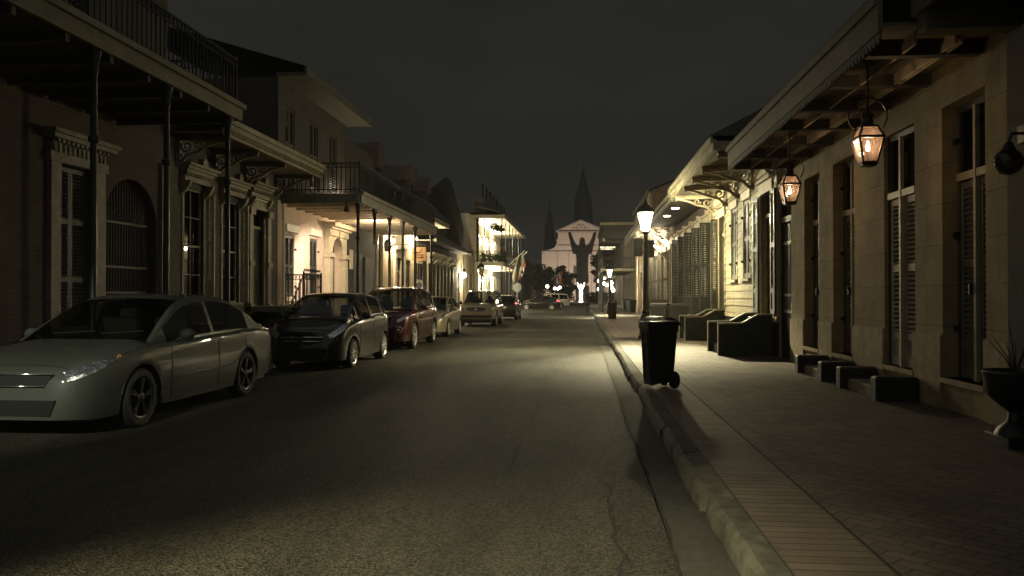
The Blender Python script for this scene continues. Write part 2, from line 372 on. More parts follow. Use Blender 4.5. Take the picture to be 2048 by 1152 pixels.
def make_car(name, label, P):
    """P: L, W, keys for hood/deck line, belt line, roof line, plan width, sill height, wheel places ..."""
    root = thing(name, label, P.get('cat', 'car'), group=P.get('group'))
    L, W = P['L'], P['W']; hw0 = W/2
    wf, wr, RW = P['wf'], P['wr'], P['RW']; arch = RW+.055
    top, belt, plan, sill = P['top'], P['belt'], P['plan'], P['sill']
    def hw(y): return hw0*interp(plan, y)
    def zlow(y):
        z = interp(sill, y)
        for yw in (wf, wr):
            d = abs(y-yw)
            if d < arch: z = max(z, RW*.98+math.sqrt(arch*arch-d*d))
        return z
    def S(y, v, off=0.0):
        """body surface; v 0 (rocker) .. 7 (centre line of hood)"""
        w = hw(y); zb = zlow(y); ze = interp(belt, y); zt = interp(top, y)
        zl = interp(sill, y)
        h = ze-.06
        z1 = max(zb, zl+.33*(h-zl)); z2 = max(zb+.02, zl+.68*(h-zl))
        cr = P.get('crease', .012)
        pts = [(w*.965 if zb < .4 else w*1.0, zb), (w*.992, max(z1, zb+.005)), (w*1.0, max(z2, zb+.02)), (w*.975+cr, max(ze-.05, zb+.035)), (w*.925, max(ze, zb+.05)), (w*.74, ze+(zt-ze)*.62+.012), (w*.38, ze+(zt-ze)*.92+.008), (0, zt)]
        i = min(int(v), 6); t = v-i
        def g(k): return pts[max(0, min(7, k))]
        p0, p1, p2, p3 = g(i-1), g(i), g(i+1), g(i+2)
        if i >= 3:
            x = .5*((2*p1[0])+(-p0[0]+p2[0])*t+(2*p0[0]-5*p1[0]+4*p2[0]-p3[0])*t*t+(-p0[0]+3*p1[0]-3*p2[0]+p3[0])*t**3)
            z = .5*((2*p1[1])+(-p0[1]+p2[1])*t+(2*p0[1]-5*p1[1]+4*p2[1]-p3[1])*t*t+(-p0[1]+3*p1[1]-3*p2[1]+p3[1])*t**3)
        else:
            x = p1[0]+(p2[0]-p1[0])*t; z = p1[1]+(p2[1]-p1[1])*t
        if i == 6 and t > .999: x = 0
        yy = y
        if off:
            # outward normal in the section plane plus a little along the nose/tail
            nx = 1.0 if v < 3.6 else (.6 if v < 4.6 else .15); nz = 0.05 if v < 3.6 else (.8 if v < 4.6 else 1.0)
            ln = math.hypot(nx, nz); x += off*nx/ln; z += off*nz/ln
            if y < .35: yy -= off*1.2*(1-y/.35)
            if y > L-.35: yy += off*1.2*(1-(L-y)/.35)
        # the nose leans back towards the hood, the tail likewise
        k = max(0, 1-y/.5); k2 = max(0, 1-(L-y)/.5); rel = max(0, min(1, (z-.3)/.6))
        yy += P.get('rake', .12)*k*rel**2-P.get('rake2', .06)*k2*rel**2
        return (x, yy, z)
    # stations
    ys = [0, .03, .08, .16, .26, .38]; y = .5
    while y < L-.5: ys.append(y); y += .11
    ys += [L-.38, L-.26, L-.16, L-.08, L-.03, L]
    for yw in (wf, wr):
        ys += [yw-arch, yw-arch+.012, yw-arch+.05, yw+arch-.05, yw+arch-.012, yw+arch]
    ys = sorted(set(round(a, 4) for a in ys))
    vs = [0, 1, 2, 2.5, 3, 3.33, 3.66, 4, 4.33, 4.66, 5, 5.5, 6, 6.5, 7]
    full = [(1, v) for v in vs]+[(-1, v) for v in vs[-2::-1]]
    n = len(full)
    b = MB(); V = []
    for yy in ys:
        for sgn, v in full:
            p = S(yy, v); V.append((p[0]*sgn, p[1], p[2]))
    F = []
    for i in range(len(ys)-1):
        for k in range(n-1): F.append((i*n+k, i*n+k+1, (i+1)*n+k+1, (i+1)*n+k))
    F.append(tuple(range(n))); F.append(tuple((len(ys)-1)*n+k for k in range(n-1, -1, -1)))
    b._add(V, F)
    body = b.build('body', P['paint'], root, smooth='auto', local=True)
    # underbody and wheel wells
    b = MB(); b.box(-hw0*.80, hw0*.80, .25, L-.25, .17, .42); b.box(-hw0*.55, hw0*.55, .3, L-.3, .42, .62)
    b.build('underbody', 'black_trim', root, local=True)
    def patch(b, y0, y1, v0, v1, off, ny=8, nv=6, sides=(1, -1), shape=None):
        for sgn in sides:
            vv = []; ff = []
            for i in range(ny+1):
                for k in range(nv+1):
                    a, c = i/ny, k/nv
                    yy = y0+(y1-y0)*a; v = v0+(v1-v0)*c
                    if shape: yy, v = shape(a, c)
                    p = S(yy, v, off); vv.append((p[0]*sgn, p[1], p[2]))
            for i in range(ny):
                for k in range(nv):
                    q = i*(nv+1)+k; ff.append((q, q+1, q+nv+2, q+nv+1))
            b._add(vv, ff)
        return b
    # doors: skins set 3 mm proud with dark shut lines
    for sgn in (1, -1):
        for (d0, d1) in P['doors']:
            def edge(v): return 0
            b = MB(); e = .012
            def shp(a, c, d0=d0, d1=d1):
                yy = d0+e+(d1-d0-2*e)*a
                v = .35+(3.75-.35)*c
                return yy, v
            patch(b, d0, d1, 0, 1, .004, 10, 10, (sgn,), shp)
            b.m = 1
            for yy in (d0, d1): b.tube([(S(yy, v, .002)[0]*sgn,)+S(yy, v, .002)[1:] for v in [.35+.34*k for k in range(11)]], .0045, 4)
            b.tube([(S(d0+(d1-d0)*k/8, .35, .002)[0]*sgn,)+S(d0+(d1-d0)*k/8, .35, .002)[1:] for k in range(9)], .0045, 4)
            door = b.build('door', [P['paint'], 'black_trim'], root, smooth='auto', local=True)
            b = MB(); hy = d1-.17; p = S(hy, 3.15, .0)
            q = S(hy+.17, 3.15, .0)
            b.tube([(p[0]*sgn, p[1], p[2]), ((p[0]+.035)*sgn, p[1]+.02, p[2]+.004), ((q[0]+.035)*sgn, q[1]-.02, q[2]+.004), (q[0]*sgn, q[1], q[2])], .013, 6)
            b.build('handle', P.get('handle', P['paint']), door, smooth=True, local=True)
    # hood: a skin with its own shut lines
    b = MB(); yc = P['roof'][0][0]+.02
    patch(b, .10, yc, 4.12, 7, .003, 12, 8)
    b.m = 1
    for sgn in (1, -1): b.tube([(S(.10+(yc-.10)*k/10, 4.12, .001)[0]*sgn,)+S(.10+(yc-.10)*k/10, 4.12, .001)[1:] for k in range(11)], .0045, 4)
    b.tube([(S(.10, v, .001)[0]*s_,)+S(.10, v, .001)[1:] for s_, v in [(1, 4.12+.36*k) for k in range(9)]+[(-1, 7-.36*k) for k in range(9)]], .0045, 4)
    b.build('hood', [P['paint'], 'black_trim'], root, smooth='auto', local=True)
    if P.get('fog'):
        for sgn in (1, -1):
            b = MB(); x0, z0 = P['fog']; yy = .05
            b.tube([(sgn*(x0+dx), nz+yy-.06+.10*max(0, dx+.04)*3, z0+dz) for dx, dz, nz in ((-.10, .075, 0), (.10, .085, 0), (.13, .0, 0), (.06, -.085, 0), (-.08, -.07, 0))], .014, 5); b.ball((sgn*x0, yy-.02, z0), .05, .03, .045); b.build('fog_lamp', 'chrome', root, smooth=True, local=True)
    # cabin
    cab = P['roof']; yA, yD = cab[0][0], cab[-1][0]
    zmax = max(z for _, z in cab); wfull = P.get('wroof', .70)
    ends = P['glass']      # windscreen end y, rear glass start y
    npill = P['pillars']   # list of (y0, y1) opaque side spans
    cy = sorted(set([round(yA+(yD-yA)*k/36, 4) for k in range(37)]+[round(ends[0], 4), round(ends[1], 4)]+[round(t, 4) for s_ in npill for t in s_]))
    def ring(y):
        zr = interp(cab, y); zb = max(interp(belt, y), 0)-.035
        zr = max(zr, zb+.012)
        wb = hw(y)*.925; wf_ = hw0*wfull
        k = max(0, min(1, (zr-zb)/(zmax-zb))); wt = wb+(wf_-wb)*k**.9
        side = [(wb, zb), (wb+(wt-wb)*.10, zb+(zr-zb)*.13), (wb+(wt-wb)*.45, zb+(zr-zb)*.5), (wb+(wt-wb)*.82, zb+(zr-zb)*.86), (wt-.004, zb+(zr-zb)*.955), (wt*.93, zr), (wt*.62, zr+.022*k), (wt*.3, zr+.032*k), (0, zr+.035*k)]
        return side
    rings = [ring(y) for y in cy]; nr = len(rings[0])
    shell = MB(); glass = {'windscreen': MB(), 'rear_window': MB()}
    sw = {}
    for i in range(len(cy)-1):
        ym = (cy[i]+cy[i+1])/2
        for sgn in (1, -1):
            for k in range(nr-1):
                q = [(rings[i][k][0]*sgn, cy[i], rings[i][k][1]), (rings[i][k+1][0]*sgn, cy[i], rings[i][k+1][1]), (rings[i+1][k+1][0]*sgn, cy[i+1], rings[i+1][k+1][1]), (rings[i+1][k][0]*sgn, cy[i+1], rings[i+1][k][1])]
                tgt = shell
                if k >= 5 and ym < ends[0]: tgt = glass['windscreen']
                elif k >= 5 and ym > ends[1]: tgt = glass['rear_window']
                elif k in (1, 2) and not any(a <= ym <= c for a, c in npill):
                    idx = sum(1 for a, c in npill if c < ym); tgt = sw.setdefault((sgn, idx), MB())
                tgt.quad(*q)
    cabn = shell.build('cabin', P['paint'], root, smooth='auto', local=True)
    for k, g in glass.items():
        if g.f: g.build(k, 'car_glass', root, smooth=True, local=True)
    for key, g in sw.items(): g.build('window', 'car_glass', root, smooth=True, local=True)
    # seats
    for sx in (.36, -.36):
        b = MB(); y0 = yA+(yD-yA)*.44; zs = interp(belt, y0)
        b.box(sx-.24, sx+.24, y0-.5, y0, zs-.5, zs-.36, .05); b.obox((sx, y0+.06, zs-.08), (1,0,0), (0,1,.22), (0,-.22,1), .23, .06, .33); b.ball((sx, y0+.14, zs+.30), .13, .06, .1)
        b.build('seat', 'seat_cloth', root, smooth='auto', local=True)
    # dashboard
    b = MB(); b.box(-hw0*.8, hw0*.8, yA+.12, yA+.55, interp(belt, yA)-.3, interp(belt, yA)-.06, .04); b.build('dashboard', 'seat_cloth', root, local=True)
    # wheels
    for sgn in (1, -1):
        for yw in (wf, wr):
            x = sgn*(hw0-.02); xi = sgn*(hw0-.24); rr = P['rim']
            b = MB()
            prof = [(rr*.96, -.11), (rr+.01, -.112), (RW*.9, -.115), (RW*.985, -.09), (RW, -.05), (RW, .05), (RW*.985, .09), (RW*.9, .115), (rr+.01, .112), (rr*.96, .09)]
            b.lathe(prof, (x-sgn*.115, yw, RW), 28, 'X', cap=False); b.lathe([(.02, -.03*sgn), (rr, -.03*sgn)], (x-sgn*.115, yw, RW), 28, 'X', cap=False)
            wheel = b.build('wheel', 'rubber', root, smooth='auto', local=True)
            b = MB(); cx = x-sgn*.115
            b.lathe([(rr, .112*sgn), (rr*.90, .100*sgn), (rr*.88, .05*sgn), (rr*.94, .02*sgn)], (cx, yw, RW), 28, 'X', cap=False)
            ns = P.get('spokes', 7)
            for k in range(ns):
                t = 2*math.pi*k/ns+.2
                for dt in ((-.09, .09) if P.get('split', True) else (0,)):
                    a = (cx+.085*sgn, yw+.05*math.cos(t), RW+.05*math.sin(t)); e_ = (cx+.097*sgn, yw+rr*.9*math.cos(t+dt), RW+rr*.9*math.sin(t+dt))
                    b.bar(a, e_, .034 if not P.get('split', True) else .024, .03)
            b.lathe([(.06, .08*sgn), (.055, .105*sgn), (.02, .112*sgn)], (cx, yw, RW), 14, 'X')
            b.build('rim', P.get('rimmat', 'steel_rim'), wheel, smooth='auto', local=True)
    # lamps
    for sgn in (1, -1):
        b = MB(); h0, h1, va, vb = P['head']
        def hs(a, c):
            yy = h0+(h1-h0)*a; v = va+(vb-va)*c
            return yy, v-(a**2)*(c-.5)*P.get('taper', .9)*.0+a*P.get('sweep', .25)+(.5-c)*a*a*(vb-va)*.8
        patch(b, 0, 1, 0, 1, .007, 8, 6, (sgn,), hs)
        hl = b.build('headlight', 'reflector', root, smooth=True, local=True)
        b = MB(); p = S(h1-.02, (va+vb)/2+P.get('sweep', .25)*.9, .012); b.ball((p[0]*sgn, p[1], p[2]), .012, .035, .025); b.build('turn_lamp', 'amber', hl, local=True)
        b = MB(); t0, t1, va, vb = P['tail']
        patch(b, t0, t1, va, vb, .007, 6, 5, (sgn,))
        b.build('tail_light', P.get('tailmat', 'tail_red'), root, smooth=True, local=True)
        # mirror
        my = yA+P.get('mirror', .5); mz = interp(belt, my)+.06; mx = hw(my)*.93
        b = MB(); b.bar((mx*sgn, my+.03, mz-.05), ((mx+.1)*sgn, my, mz), .05, .03); b.ball(((mx+.15)*sgn, my, mz+.03), .10, .065, .075); b.build('wing_mirror', P.get('mirrorpaint', P['paint']), root, smooth=True, local=True)
    # grille, lower intake, bumper strip, number plate
    gz0, gz1, gw = P['grille']
    def nosey(x, z):
        # y of the nose cap at height z (cap is planar section y=0 with the rake)
        return P.get('rake', .12)*max(0, min(1, (z-.3)/.6))**2
    def nose_poly(b, poly, d):
        b.prism(poly, lambda a, c, dd: (a, nosey(a, c)-dd, c), -.02, d)
    gw2 = gw*P.get('gshape', .85)
    b = MB()
    if P.get('oval'):
        poly = [(gw*math.copysign(abs(math.cos(t))**.6, math.cos(t)), (gz0+gz1)/2+(gz1-gz0)/2*math.copysign(abs(math.sin(t))**.7, math.sin(t))) for t in [2*math.pi*k/24 for k in range(24)]]
    else: poly = [(-gw, gz1), (-gw2, gz0), (gw2, gz0), (gw, gz1)]
    nose_poly(b, poly, .012); gr = b.build('grille', 'black_trim', root, local=True)
    b = MB()
    if P.get('oval'):
        b.tube([(a, nosey(a, c)-.02, c) for a, c in poly], .018, 6, True)
        b.prism([(.10*math.cos(t), (gz0+gz1)/2+.045*math.sin(t)) for t in [2*math.pi*k/16 for k in range(16)]], lambda a, c, d: (a, nosey(a, c)-d, c), .0, .026)
    else:
        b.bar((-gw, nosey(0, gz1)-.016, gz1), (gw, nosey(0, gz1)-.016, gz1), .012, .022); b.bar((-gw2, nosey(0, gz0)-.016, gz0), (gw2, nosey(0, gz0)-.016, gz0), .012, .018)
    b.build('chrome_trim', 'chrome', gr, smooth=True, local=True)
    b = MB(); z0, z1, w1 = P['intake']; nose_poly(b, [(-w1, z1), (-w1*.9, z0), (w1*.9, z0), (w1, z1)], .010); b.build('intake', 'black_trim', root, local=True)
    b = MB(); b.box(-.16, .16, L-.005, L+.012, .72, .84); b.build('rear_plate', 'paper', root, local=True)
    # side rub strip
    if P.get('strip'):
        for sgn in (1, -1):
            b = MB(); zz = P['strip']
            b.tube([(S(yy, 1.35, .006)[0]*sgn, yy, S(yy, 1.35, .006)[2]) for yy in [P['doors'][0][0]+.05+(P['doors'][-1][1]-P['doors'][0][0]-.1)*k/10 for k in range(11)]], .012, 5)
            b.build('rub_strip', P['paint'], root, smooth=True, local=True)
    if P.get('rails'):
        for sgn in (1, -1):
            b = MB(); b.tube([(sgn*hw0*(wfull-.06), y_, interp(cab, y_)+(.05 if 0 < k < 8 else .01)) for k, y_ in enumerate([ends[0]+.15+(ends[1]-ends[0]-.3)*j/8 for j in range(9)])], .018, 6); b.build('roof_rail', 'black_trim', root, smooth=True, local=True)
    if P.get('wiper', True):
        b = MB()
        for x0 in (-.45, .15): 
            pts = []
            for k in range(5):
                x = x0+.5*k/4; y_ = yA+.10+.05*k/4; pts.append((x, y_, interp(cab, y_)+.028))
            b.tube(pts, .008, 5)
        b.build('wiper', 'black_trim', root, local=True)
    return root

def place(car, x, y, rz=0.0):
    car.location = (x, y, 0); car.rotation_euler = (0, 0, rz); return car

G = 'cars parked along the left kerb'
paint('paint_silver', (.045,.047,.039), .0, .5, .15, .7); paint('paint_graphite', (.013,.016,.013), .5, .28); paint('paint_maroon', (.05,.0035,.005), .45, .25)
paint('paint_champagne', (.30,.26,.18), .3, .35); paint('paint_beige', (.26,.22,.15), .3, .35); paint('paint_black', (.014,.014,.013), .3, .2); paint('paint_white', (.5,.46,.36), .1, .3)

sedan = dict(L=5.09, W=1.86, wf=.99, wr=3.80, RW=.335, rim=.235, spokes=5, split=True, paint='paint_silver', group=G,
  top=[(0,.70),(.05,.74),(.35,.83),(1.0,.93),(1.45,.975),(2.2,.99),(4.2,1.045),(4.95,1.02),(5.09,.98)],
  belt=[(0,.64),(.1,.68),(.5,.79),(1.2,.89),(2,.925),(3,.955),(4.1,.985),(4.8,.96),(5.09,.92)],
  plan=[(0,.50),(.03,.62),(.08,.73),(.18,.84),(.4,.93),(.9,.985),(1.3,1),(3.9,1),(4.6,.955),(4.95,.88),(5.09,.80)],
  sill=[(0,.22),(.3,.20),(1.5,.20),(3.6,.21),(4.7,.26),(5.09,.32)],
  roof=[(1.30,.95),(1.75,1.20),(2.2,1.40),(2.6,1.475),(3.1,1.485),(3.6,1.43),(4.05,1.26),(4.45,1.05)], glass=(2.28,3.62),
  pillars=[(1.2,1.62),(2.80,2.88),(3.98,4.6)], doors=[(1.60,2.84),(2.84,3.72)], head=(.05,.66,2.95,4.4), sweep=.30, tail=(4.62,5.06,3.0,4.2), grille=(.56,.68,.50), intake=(.26,.42,.55), handle='chrome', strip=.5, rimmat='dark_rim')
hatch = dict(L=4.06, W=1.69, wf=.80, wr=3.30, RW=.305, rim=.225, spokes=9, split=False, paint='paint_graphite', group=G,
  top=[(0,.72),(.05,.78),(.3,.90),(.75,1.02),(1.2,1.06),(3.7,1.06),(4.0,1.03),(4.06,.98)],
  belt=[(0,.64),(.1,.72),(.4,.84),(.9,.94),(1.8,1.00),(3.2,1.06),(3.9,1.05),(4.06,1.0)],
  plan=[(0,.50),(.03,.62),(.08,.73),(.18,.84),(.4,.93),(.9,.985),(1.2,1),(3.3,1),(3.8,.95),(4.0,.88),(4.06,.83)],
  sill=[(0,.20),(.4,.19),(3.3,.20),(4.06,.32)],
  roof=[(.72,1.00),(1.1,1.21),(1.5,1.42),(1.9,1.515),(2.5,1.525),(3.2,1.48),(3.65,1.38),(3.95,1.06)], glass=(1.62,3.55),
  pillars=[(.6,1.0),(1.22,1.30),(2.30,2.38),(3.28,3.40),(3.75,4.06)], doors=[(1.22,2.34),(2.34,3.22)], head=(.04,.80,3.1,4.4), sweep=.5, tail=(3.72,4.02,3.0,4.3), grille=(.58,.66,.42), intake=(.24,.44,.52), rake=.16, mirror=.62)
suv = dict(L=4.78, W=1.93, wf=.93, wr=3.78, RW=.365, rim=.255, spokes=5, split=True, paint='paint_maroon', group=G, cat='suv',
  top=[(0,.86),(.05,.92),(.4,1.04),(1.0,1.10),(1.5,1.13),(4.3,1.13),(4.7,1.10),(4.78,1.05)],
  belt=[(0,.78),(.1,.86),(.5,.98),(1.2,1.04),(2.4,1.08),(3.8,1.14),(4.6,1.12),(4.78,1.06)],
  plan=[(0,.60),(.03,.70),(.08,.78),(.18,.87),(.4,.94),(.9,.99),(1.2,1),(3.9,1),(4.4,.96),(4.7,.90),(4.78,.85)],
  sill=[(0,.26),(.4,.24),(3.8,.25),(4.78,.38)],
  roof=[(1.15,1.10),(1.55,1.33),(2.0,1.58),(2.45,1.70),(3.0,1.725),(3.8,1.69),(4.3,1.60),(4.66,1.16)], glass=(2.1,4.2),
  pillars=[(1.0,1.5),(2.62,2.72),(3.62,3.72),(4.35,4.78)], doors=[(1.52,2.67),(2.67,3.6)], head=(.02,.62,3.1,4.2), sweep=.2, tail=(4.4,4.74,3.0,4.2), grille=(.58,.92,.46), intake=(.28,.40,.46), rails=True, fog=(.66,.56))
wagon = dict(L=4.45, W=1.78, wf=.88, wr=3.52, RW=.32, rim=.22, spokes=5, split=True, paint='paint_champagne', group=G,
  top=[(0,.70),(.05,.76),(.35,.86),(.95,.96),(1.35,1.0),(3.9,1.02),(4.35,1.0),(4.45,.95)],
  belt=[(0,.62),(.1,.70),(.45,.81),(1.1,.90),(2,.94),(3.4,.99),(4.2,.98),(4.45,.92)], plan=sedan['plan'][:6]+[(1.3,1)]+[(3.5,1),(4.1,.95),(4.36,.88),(4.45,.82)],
  sill=[(0,.21),(.4,.19),(3.5,.2),(4.45,.32)],
  roof=[(1.05,.95),(1.5,1.2),(1.9,1.38),(2.3,1.45),(2.8,1.455),(3.4,1.39),(3.85,1.22),(4.2,1.02)], glass=(1.98,3.45),
  pillars=[(.9,1.38),(2.46,2.54),(3.5,3.60),(3.85,4.3)], doors=[(1.38,2.5),(2.5,3.4)], head=(.02,.6,3.1,4.25), sweep=.3, tail=(4.08,4.41,3.0,4.2), grille=(.54,.66,.42), intake=(.24,.42,.52))
explorer = dict(L=4.83, W=1.86, wf=.86, wr=3.70, RW=.37, rim=.215, spokes=5, split=False, paint='paint_beige', group=G, cat='suv',
  top=[(0,.96),(.05,1.0),(.35,1.05),(1.0,1.10),(1.4,1.13),(4.6,1.13),(4.83,1.08)],
  belt=[(0,.90),(.1,.95),(.5,1.0),(1.2,1.04),(3.8,1.07),(4.6,1.07),(4.83,1.02)], plan=[(0,.86),(.1,.92),(.3,.965),(.7,.995),(1.2,1),(4.0,1),(4.6,.97),(4.83,.92)],
  sill=[(0,.36),(.4,.34),(4.0,.34),(4.83,.42)],
  roof=[(1.25,1.10),(1.6,1.38),(1.9,1.62),(2.2,1.72),(3.0,1.745),(4.0,1.74),(4.6,1.68),(4.8,1.12)], glass=(1.98,4.55),
  pillars=[(1.1,1.5),(2.55,2.66),(3.5,3.62),(4.6,4.83)], doors=[(1.5,2.6),(2.6,3.5)], head=(.015,.26,3.0,4.0), sweep=0, tail=(4.6,4.81,2.5,4.0), grille=(.74,.93,.50), oval=True, intake=(.40,.56,.80), rake=.05, wroof=.76, rails=True, mirrorpaint='black_trim')

place(make_car('parked_car', 'silver sedan parked first in the row, nose towards the street corner nearest the viewer', sedan), -5.86, 7.62)
place(make_car('parked_car', 'dark grey small hatchback parked behind the silver sedan, pink house seen through its windscreen', hatch), -5.52, 15.30)
place(make_car('parked_car', 'maroon suv with roof rails parked behind the dark hatchback', suv), -5.62, 21.1)
place(make_car('parked_car', 'pale champagne compact parked between the maroon suv and the beige suv', wagon), -5.70, 27.75)
place(make_car('parked_car', 'beige boxy suv with an oval grille parked behind the champagne compact', explorer), -5.15, 38.3)
d = dict(hatch); d.update(paint='paint_black', L=4.06, tailmat='tail_lit', group=G)
place(make_car('parked_car', 'black hatchback with a red tail light parked beyond the beige suv', d), -4.85, 53.0, math.pi)
d = dict(wagon); d.update(paint='paint_black', tailmat='tail_lit', group=None, spokes=6)
place(make_car('crossing_car', 'black car with a red tail light turning across the street at the junction', d), -6.75, 84.0, -math.pi/2+.0)
d = dict(explorer); d.update(paint='paint_white', group=None)
place(make_car('crossing_car', 'white suv with a pale roof standing behind the black turning car', d), -6.3, 90.5, -math.pi/2+.35)
# ------------------------------------------------------------------ facade helpers
class Face:
    """a street front: plane x = X, outward direction o (+1 / -1 along x); coordinates (y, z, d) with d out of the wall"""
    def __init__(s, X, o): s.X, s.o = X, o
    def p(s, y, z, d): return (s.X+s.o*d, y, z)
    def box(s, b, y0, y1, z0, z1, d0, d1, ch=0.0): return b.box(s.X+s.o*d0, s.X+s.o*d1, y0, y1, z0, z1, ch)
    def wall(s, b, y0, y1, z0, z1, holes, depth=.16):
        """holes: (a, b, c, d) rectangles or (a, b, c, d, 'arch')"""
        Y = sorted(set([y0, y1]+[h[i] for h in holes for i in (0, 1)])); Z = sorted(set([z0, z1]+[h[i] for h in holes for i in (2, 3)]))
        for i in range(len(Y)-1):
            for k in range(len(Z)-1):
                ym, zm = (Y[i]+Y[i+1])/2, (Z[k]+Z[k+1])/2
                if any(h[0] < ym < h[1] and h[2] < zm < h[3] for h in holes): continue
                b.quad(s.p(Y[i], Z[k], 0), s.p(Y[i+1], Z[k], 0), s.p(Y[i+1], Z[k+1], 0), s.p(Y[i], Z[k+1], 0))
        for h in holes:
            a, c, e, f = h[:4]
            b.quad(s.p(a, e, 0), s.p(a, f, 0), s.p(a, f, -depth), s.p(a, e, -depth)); b.quad(s.p(c, e, 0), s.p(c, f, 0), s.p(c, f, -depth), s.p(c, e, -depth))
            b.quad(s.p(a, e, 0), s.p(c, e, 0), s.p(c, e, -depth), s.p(a, e, -depth)); b.quad(s.p(a, f, 0), s.p(c, f, 0), s.p(c, f, -depth), s.p(a, f, -depth))
            if len(h) > 4:   # arched head: fill the spandrels
                r = (c-a)/2; ym = (a+c)/2
                for sg in (-1, 1):
                    arc = [(ym+sg*r*math.cos(t), f-r+r*math.sin(t)) for t in [math.pi/2*k/8 for k in range(9)]]
                    b.prism([(ym+sg*r, f)]+arc, lambda y, z, d: s.p(y, z, d), -depth, -.001)
        # the body behind
        return s

def louvres(b, F, y0, y1, z0, z1, d, pitch=.055, th=.012, tilt=.6):
    n = max(2, int((z1-z0)/pitch)); w = pitch*.62
    for k in range(n):
        z = z0+(k+.5)*(z1-z0)/n
        b.obox(F.p((y0+y1)/2, z, d), (0,1,0), (F.o*math.cos(tilt), 0, -math.sin(tilt)), (F.o*math.sin(tilt), 0, math.cos(tilt)), (y1-y0)/2, w*.75, th/2)

def shutter_leaf(F, y0, y1, z0, z1, d, parent, m='green_shutter', rails=(), solid=None, pitch=.055, st=.065, name='shutter'):
    """stiles, rails and louvres; solid = z up to which the lower panel is closed"""
    b = MB(); t = .04
    F.box(b, y0, y0+st, z0, z1, d, d+t); F.box(b, y1-st, y1, z0, z1, d, d+t)
    zs = [z0]+list(rails)+[z1]
    F.box(b, y0+st, y1-st, z0, z0+.11, d+.002, d+t-.002); F.box(b, y0+st, y1-st, z1-.09, z1, d+.002, d+t-.002)
    for r in rails: F.box(b, y0+st, y1-st, r-.05, r+.05, d+.002, d+t-.002)
    for a, c in zip(zs[:-1], zs[1:]):
        lo = a+(.11 if a == z0 else .05); hi = c-(.09 if c == z1 else .05)
        if solid is not None and lo < solid-.01: F.box(b, y0+st, y1-st, lo, hi, d+.004, d+.02)
        else: louvres(b, F, y0+st, y1-st, lo, hi, d+t/2, pitch)
    return b.build(name, m, parent)

def hinge(F, y, z, d, parent):
    b = MB(); F.box(b, y-.05, y+.05, z-.03, z+.03, d, d+.05); return b.build('hinge', 'iron', parent)

def sash_window(F, y0, y1, z0, z1, parent, trim='cream_paint', d=-.10, head=.22, glass='house_glass', lights=(2, 2), sill=True, casing=.10):
    b = MB(); F.box(b, y0-casing, y0, z0, z1, -.02, .035); F.box(b, y1, y1+casing, z0, z1, -.02, .035)
    if head: F.box(b, y0-casing-.03, y1+casing+.03, z1, z1+head, -.02, .06); F.box(b, y0-casing-.07, y1+casing+.07, z1+head, z1+head+.05, -.02, .11)
    if sill: F.box(b, y0-casing-.05, y1+casing+.05, z0-.07, z0, -.02, .11)
    w = b.build('window', trim, parent)
    b = MB(); F.box(b, y0, y1, z0, z1, d-.012, d); b.build('pane', glass, w)
    b = MB(); e = .045
    F.box(b, y0, y0+e, z0, z1, d+.001, d+.05); F.box(b, y1-e, y1, z0, z1, d+.001, d+.05)
    F.box(b, y0+e, y1-e, z0, z0+e, d+.001, d+.048); F.box(b, y0+e, y1-e, z1-e, z1, d+.001, d+.048)
    for k in range(1, lights[0]): yy = y0+(y1-y0)*k/lights[0]; F.box(b, yy-.015, yy+.015, z0+e, z1-e, d+.002, d+.035)
    for k in range(1, lights[1]*2): zz = z0+(z1-z0)*k/(lights[1]*2); F.box(b, y0+e, y1-e, zz-(.03 if k == lights[1] else .014), zz+(.03 if k == lights[1] else .014), d+.003, d+.038)
    b.build('frame', trim, w)
    return w

def railing(b, path, z0, h, step=.11, r=.010, rings=True):
    """iron railing along a polyline of (x, y)"""
    for (xa, ya), (xb, yb) in zip(path[:-1], path[1:]):
        L = math.hypot(xb-xa, yb-ya); n = max(1, int(L/step))
        for zz, t in ((z0+h, .035), (z0+h-.15, .02), (z0+.10, .025)): b.bar((xa, ya, zz), (xb, yb, zz), .03, t)
        for k in range(n+1):
            t = k/n; x, y = xa+(xb-xa)*t, ya+(yb-ya)*t
            b.box(x-r, x+r, y-r, y+r, z0, z0+h)
            if rings and k < n:
                xm, ym = xa+(xb-xa)*(t+.5/n), ya+(yb-ya)*(t+.5/n); ux, uy = (xb-xa)/L, (yb-ya)/L
                b.tube([(xm+ux*.04*math.cos(q), ym+uy*.04*math.cos(q), z0+h-.075+.045*math.sin(q)) for q in [2*math.pi*j/8 for j in range(8)]], .008, 4, True)
    for x, y in path: b.box(x-.022, x+.022, y-.022, y+.022, z0, z0+h+.06)
    return b

def iron_post(b, x, y, z0, z1, r=.055):
    b.lathe([(r*2.0, 0), (r*2.0, .10), (r*1.5, .14), (r*1.5, .75), (r*1.15, .82), (r, .95), (r*.85, (z1-z0)*.72), (r*1.4, (z1-z0)*.725), (r*1.4, (z1-z0)*.74), (r*.85, (z1-z0)*.745), (r*.85, z1-z0-.38), (r*1.25, z1-z0-.34), (r*1.25, z1-z0-.30), (r, z1-z0-.27), (r*1.9, z1-z0-.06), (r*1.9, z1-z0)], (x, y, z0), 10)
    return b

def spiral(cx, cz, r0, r1, t0, turns, n=18):
    return [(cx+(r0+(r1-r0)*k/n)*math.cos(t0+turns*2*math.pi*k/n), cz+(r0+(r1-r0)*k/n)*math.sin(t0+turns*2*math.pi*k/n)) for k in range(n+1)]

